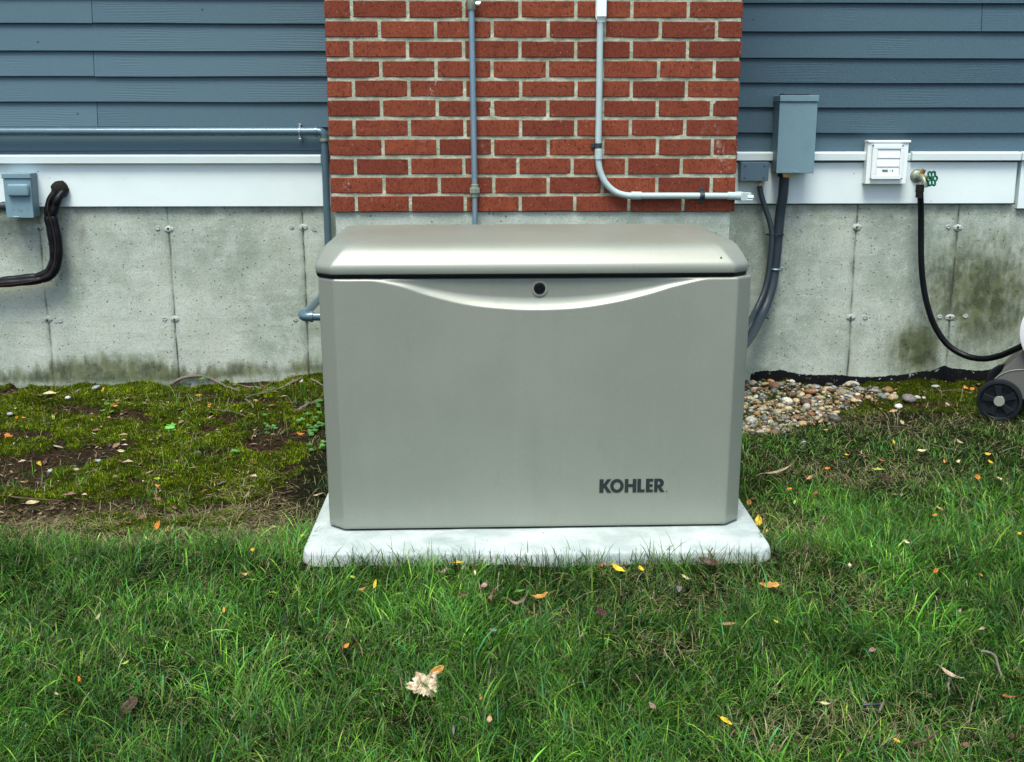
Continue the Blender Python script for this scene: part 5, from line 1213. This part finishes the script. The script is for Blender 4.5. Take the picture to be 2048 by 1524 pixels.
STONES = [
 (192, 777, 22, .45, (0.27,0.33,0.35), 'flat blue-grey stone at the foot of the left wall'),
 (136, 797, 12, .7, (0.55,0.58,0.55), 'small whitish stone in the upper left moss'),
 (160, 783, 12, .6, (0.50,0.52,0.48), 'small pale stone left of the flat blue-grey one'),
 (20, 829, 12, .6, (0.40,0.44,0.44), 'grey pebble at the far left of the moss'),
 (197, 923, 12, .6, (0.30,0.36,0.38), 'bluish pebble on the brown soil, left'),
 (598, 858, 10, .8, (0.42,0.48,0.55), 'round bluish pebble left of the clover clump'),
 (153, 941, 14, .5, (0.50,0.46,0.30), 'flat yellowish pebble on the bare soil, left'),
 (100, 943, 14, .5, (0.46,0.46,0.45), 'pale grey pebble on the bare soil, left'),
 (1818, 801, 34, .6, (0.19,0.175,0.165), 'large brown-grey rock half buried right of the stones'),
 (1786, 797, 20, .7, (0.36,0.34,0.22), 'yellowish stone left of the large half-buried rock'),
 (1835, 797, 14, .7, (0.50,0.45,0.40), 'pale stone touching the large half-buried rock'),
 (1797, 815, 18, .7, (0.66,0.66,0.60), 'white stone above the peach-orange leaf, right'),
 (1848, 797, 10, .7, (0.45,0.42,0.32), 'small tan stone right of the half-buried rock'),
 (1870, 774, 18, .4, (0.40,0.44,0.46), 'flat grey stone lying against the black tar line'),
 (1607, 887, 13, .7, (0.30,0.32,0.36), 'grey pebble in the grass below the heap of stones'),
]
def place_leaf(k, px, py, size, asp, col, label, up=None, tilt=None, lobes=0, curl=None, name='fallen_leaf', cat='leaf', yaw=None):
    rr = random.Random(k*7+1)
    g0 = ground_pt(px, py); lawn = float(lawn_d(np.array([g0.x]), np.array([g0.y]))[0])
    if up is None: up = 0.006+0.036*lawn
    g_ = ground_pt(px, py, up); dep = (g_-CAM).dot(_f); Lm = size/F*dep
    Lm *= 1.12
    o = leaf_obj(name, Lm, Lm*asp, col, k, curl=rr.uniform(0.1, 0.55) if curl is None else curl, fold=rr.uniform(0.1, 0.8), lobes=lobes, crumple=rr.uniform(0.05, 0.3))
    o.location = g_; tl = rr.uniform(0.15, 0.55) if tilt is None else tilt
    o.rotation_euler = (Matrix.Rotation(tl, 3, 'X') @ Matrix.Rotation(rr.uniform(-0.25, 0.25), 3, 'Y') @ Matrix.Rotation(rr.uniform(0, 2*PI) if yaw is None else yaw, 3, 'Z')).to_euler()
    tag(o, label, cat, 'fallen leaves on the lawn and moss'); return o
for k, row_ in enumerate(LEAVES):
    px, py, size, asp, col, label = row_[:6]; kw = row_[6] if len(row_) > 6 else {}
    place_leaf(k, px, py, size, asp, col, label, **kw)
# the big crumpled maple leaf
def maple():
    g_ = ground_pt(850, 1376, 0.040); root = empty('maple_leaf', tuple(g_), 0.3); dep = (g_-CAM).dot(_f); R = 37/F*dep*1.12
    tag(root, 'large crumpled pale tan maple leaf lying on the front lawn', 'leaf')
    nA, nR = 96, 12; V = [(0, 0, 0)]; C_ = [(0.55,0.48,0.33)]; Fc = []
    tips = [90, 38, 142, -8, 188]; lens = [1.05, 1.0, 0.98, 0.72, 0.75]
    for i in range(nR):
        rr_ = (i+1)/nR
        for a in range(nA):
            th = 360*a/nA-90; th2 = th if th <= 270 else th-360; r = 0.60
            for tp, ln in zip(tips, lens):
                d = abs((th2-tp+180) % 360-180); r = max(r, ln*(1-0.42*(d/36)**1.1) if d < 36 else 0)
            r *= 1+0.10*math.sin(math.radians(th)*17)+0.05*math.sin(math.radians(th)*29+1)
            x, y_ = math.cos(math.radians(th))*r*rr_*R, math.sin(math.radians(th))*r*rr_*R
            z = 0.28*R*mnoise.noise(Vector((x/R*1.9, y_/R*1.9, 2)))+0.11*R*mnoise.noise(Vector((x/R*5, y_/R*5, 7)))+0.32*R*rr_**2*(math.sin(math.radians(th)*2.0+0.6)*0.5+0.3)
            V.append((x, y_*0.92, z)); dv = min(abs((th2-tp+180) % 360-180) for tp in tips)
            k = 0.85+0.4*mnoise.noise(Vector((x/R*4, y_/R*4, 9)))
            C_.append(tuple(Vector((0.56,0.48,0.32))*k if dv > 4 else Vector((0.38,0.28,0.16))*k))
    for a in range(nA): Fc.append((0, 1+a, 1+(a+1) % nA))
    for i in range(nR-1):
        for a in range(nA): Fc.append((1+i*nA+a, 1+(i+1)*nA+a, 1+(i+1)*nA+(a+1) % nA, 1+i*nA+(a+1) % nA))
    m = MB(); m.v = V; m.f = Fc; m.c = C_; bl_ = m.build('leaf_blade', M_LEAF, root, smooth=180); s_ = bl_.modifiers.new('thickness', 'SOLIDIFY'); s_.thickness = 0.0005
    bl_.rotation_euler = (0.42, -0.12, 0.2)
    m = MB(); m.cc = (0.30, 0.20, 0.10); m.tube([(0, -R*0.3, 0.0), (0.004, -R*0.8, -0.008), (0.012, -R*1.1, -0.016)], 0.0011, 6, smooth=3); sk = m.build('leaf_stalk', M_LEAF, root, smooth=60); sk.rotation_euler = bl_.rotation_euler
maple()
# ------------------------------------------------------------------ sticks
def stick(pts, r, label, mat=M_WOOD, up=0.004, name='fallen_twig', branches=(), knots=0.25):
    r *= 0.95
    V = [ground_pt(x, y, up+(p[2] if len(p) > 2 else 0)) for p in pts for x, y in (p[:2],)]
    R = [r*(1-0.45*i/(len(V)-1)) for i in range(len(V))]
    V = [on_y(p[0], p[1], WY-0.014) if v.y > WY-0.014 else v for v, p in zip(V, pts)]
    S, RR = spline(V, R, 7); b = MB(); ph = random.Random(len(label)).uniform(0, 50)
    S = [s_+Vector((mnoise.noise(s_*40+Vector((ph,0,0))), mnoise.noise(s_*40+Vector((0,ph,0))), mnoise.noise(s_*40)))*r*0.9 for s_ in S]
    RR = [q*(1+knots*mnoise.noise(S[i]*60)) for i, q in enumerate(RR)]
    b.tube(S, RR, 9); o = b.build(name, mat, None, smooth=60); tag(o, label, 'twig'); return o
for s_ in STICKS:
    stick(*s_[:3], **(s_[3] if len(s_) > 3 else {}))
# ------------------------------------------------------------------ single stones
for k, (px, py, size, fl, col, label) in enumerate(STONES):
    g_ = ground_pt(px, py, 0.002); dep = (g_-CAM).dot(_f); r = size/2/F*dep
    V = pebble(r/1.15, 1.25, fl, k+200); col = tuple(c*0.72 for c in col); o = bulk('stone', V, IF, M_STONE, C=np.repeat(ct([col]), len(V), 0), nside=3); o.location = (g_.x, g_.y, g_.z+r*fl*0.4); tag(o, label, 'stone')
# ------------------------------------------------------------------ weeds
def weed(name, spots, label, leafr=0.008, hgt=0.03, trif=True, col=(0.045,0.17,0.022)):
    root = None; rr = random.Random(len(label)); ml = MB(); ms = MB(); base = None
    for (px, py) in spots:
        g_ = ground_pt(px, py); base = base or g_
        if root is None: root = empty(name, tuple(g_)); tag(root, label, 'weed')
        h = hgt*rr.uniform(0.6, 1.3); top = g_+Vector((rr.uniform(-0.012, 0.012), rr.uniform(-0.014, 0.004), h))
        ms.cc = (0.10, 0.20, 0.05); ms.tube([g_-Vector((0, 0, 0.004)), (g_+top)/2+Vector((0.002, 0, 0.002)), top], 0.0007, 5)
        ml.cc = tuple(Vector(col)*rr.uniform(0.7, 1.4))
        nl = 3 if trif else rr.choice((3, 4, 5))
        for q in range(nl):
            a = 2*PI*q/nl+rr.uniform(-0.3, 0.3); c = top+Vector((math.cos(a), math.sin(a), 0.1))*leafr*0.95; tz = Vector((math.cos(a)*-0.25, math.sin(a)*-0.25-0.35, 1)).normalized()
            u_ = Vector((math.cos(a), math.sin(a), 0)); u_ = (u_-tz*u_.dot(tz)).normalized(); v_ = tz.cross(u_)
            ring = [c+u_*leafr*math.cos(t)*rr.uniform(0.92, 1.05)+v_*leafr*(0.95 if trif else 0.6)*math.sin(t) for t in [2*PI*i/10 for i in range(10)]]
            n0 = len(ml.v); ml.add(ring+[c-tz*leafr*0.18], [(i, (i+1) % 10, 10) for i in range(10)])
    lf = ml.build('leaves', M_WEED, None); st = ms.build('stems', M_WEED, None)
    for o in (lf, st): o.parent = root; o.matrix_parent_inverse = Matrix.Translation(-root.location)
rw = random.Random(5)
weed('clover', [(632+rw.gauss(0, 17), 858+rw.gauss(0, 20)) for _ in range(42)], 'clump of bright green clover against the left side of the generator', 0.0065, 0.022)
weed('clover', [(541+rw.gauss(0, 7), 858+rw.gauss(0, 7)) for _ in range(9)], 'few small clover leaves in the moss, left of the large clover clump', 0.006, 0.014)
weed('small_weed', [(411+rw.gauss(0, 8), 762+rw.gauss(0, 5)) for _ in range(14)], 'leafy green weed under the arched grey branch at the wall', 0.008, 0.03, False)
weed('small_weed', [(383+rw.gauss(0, 7), 768+rw.gauss(0, 4)) for _ in range(8)], 'low green weed at the wall beside the left end of the branch', 0.006, 0.018, False)
weed('small_weed', [(491+rw.gauss(0, 5), 752+rw.gauss(0, 4)) for _ in range(8)], 'thin green weed growing against the wall right of the branch', 0.006, 0.03, False)
weed('small_weed', [(344+rw.gauss(0, 4), 860+rw.gauss(0, 2)) for _ in range(4)], 'single light green broad-leaved seedling in the middle of the moss', 0.010, 0.012, False, (0.11,0.34,0.05))
weed('small_weed', [(212+rw.gauss(0, 5), 818+rw.gauss(0, 6)) for _ in range(6)], 'small round-leaved weed in the moss right of an orange leaf', 0.006, 0.014, False)
weed('small_weed', [(468+rw.gauss(0, 6), 912+rw.gauss(0, 4)) for _ in range(6)], 'little bright green weed alone in the mossy middle strip', 0.006, 0.012, False)
weed('small_weed', [(891+rw.gauss(0, 6), 1119+rw.gauss(0, 2)) for _ in range(6)], 'small round-leaved green weed touching the front of the pad', 0.006, 0.016, False)
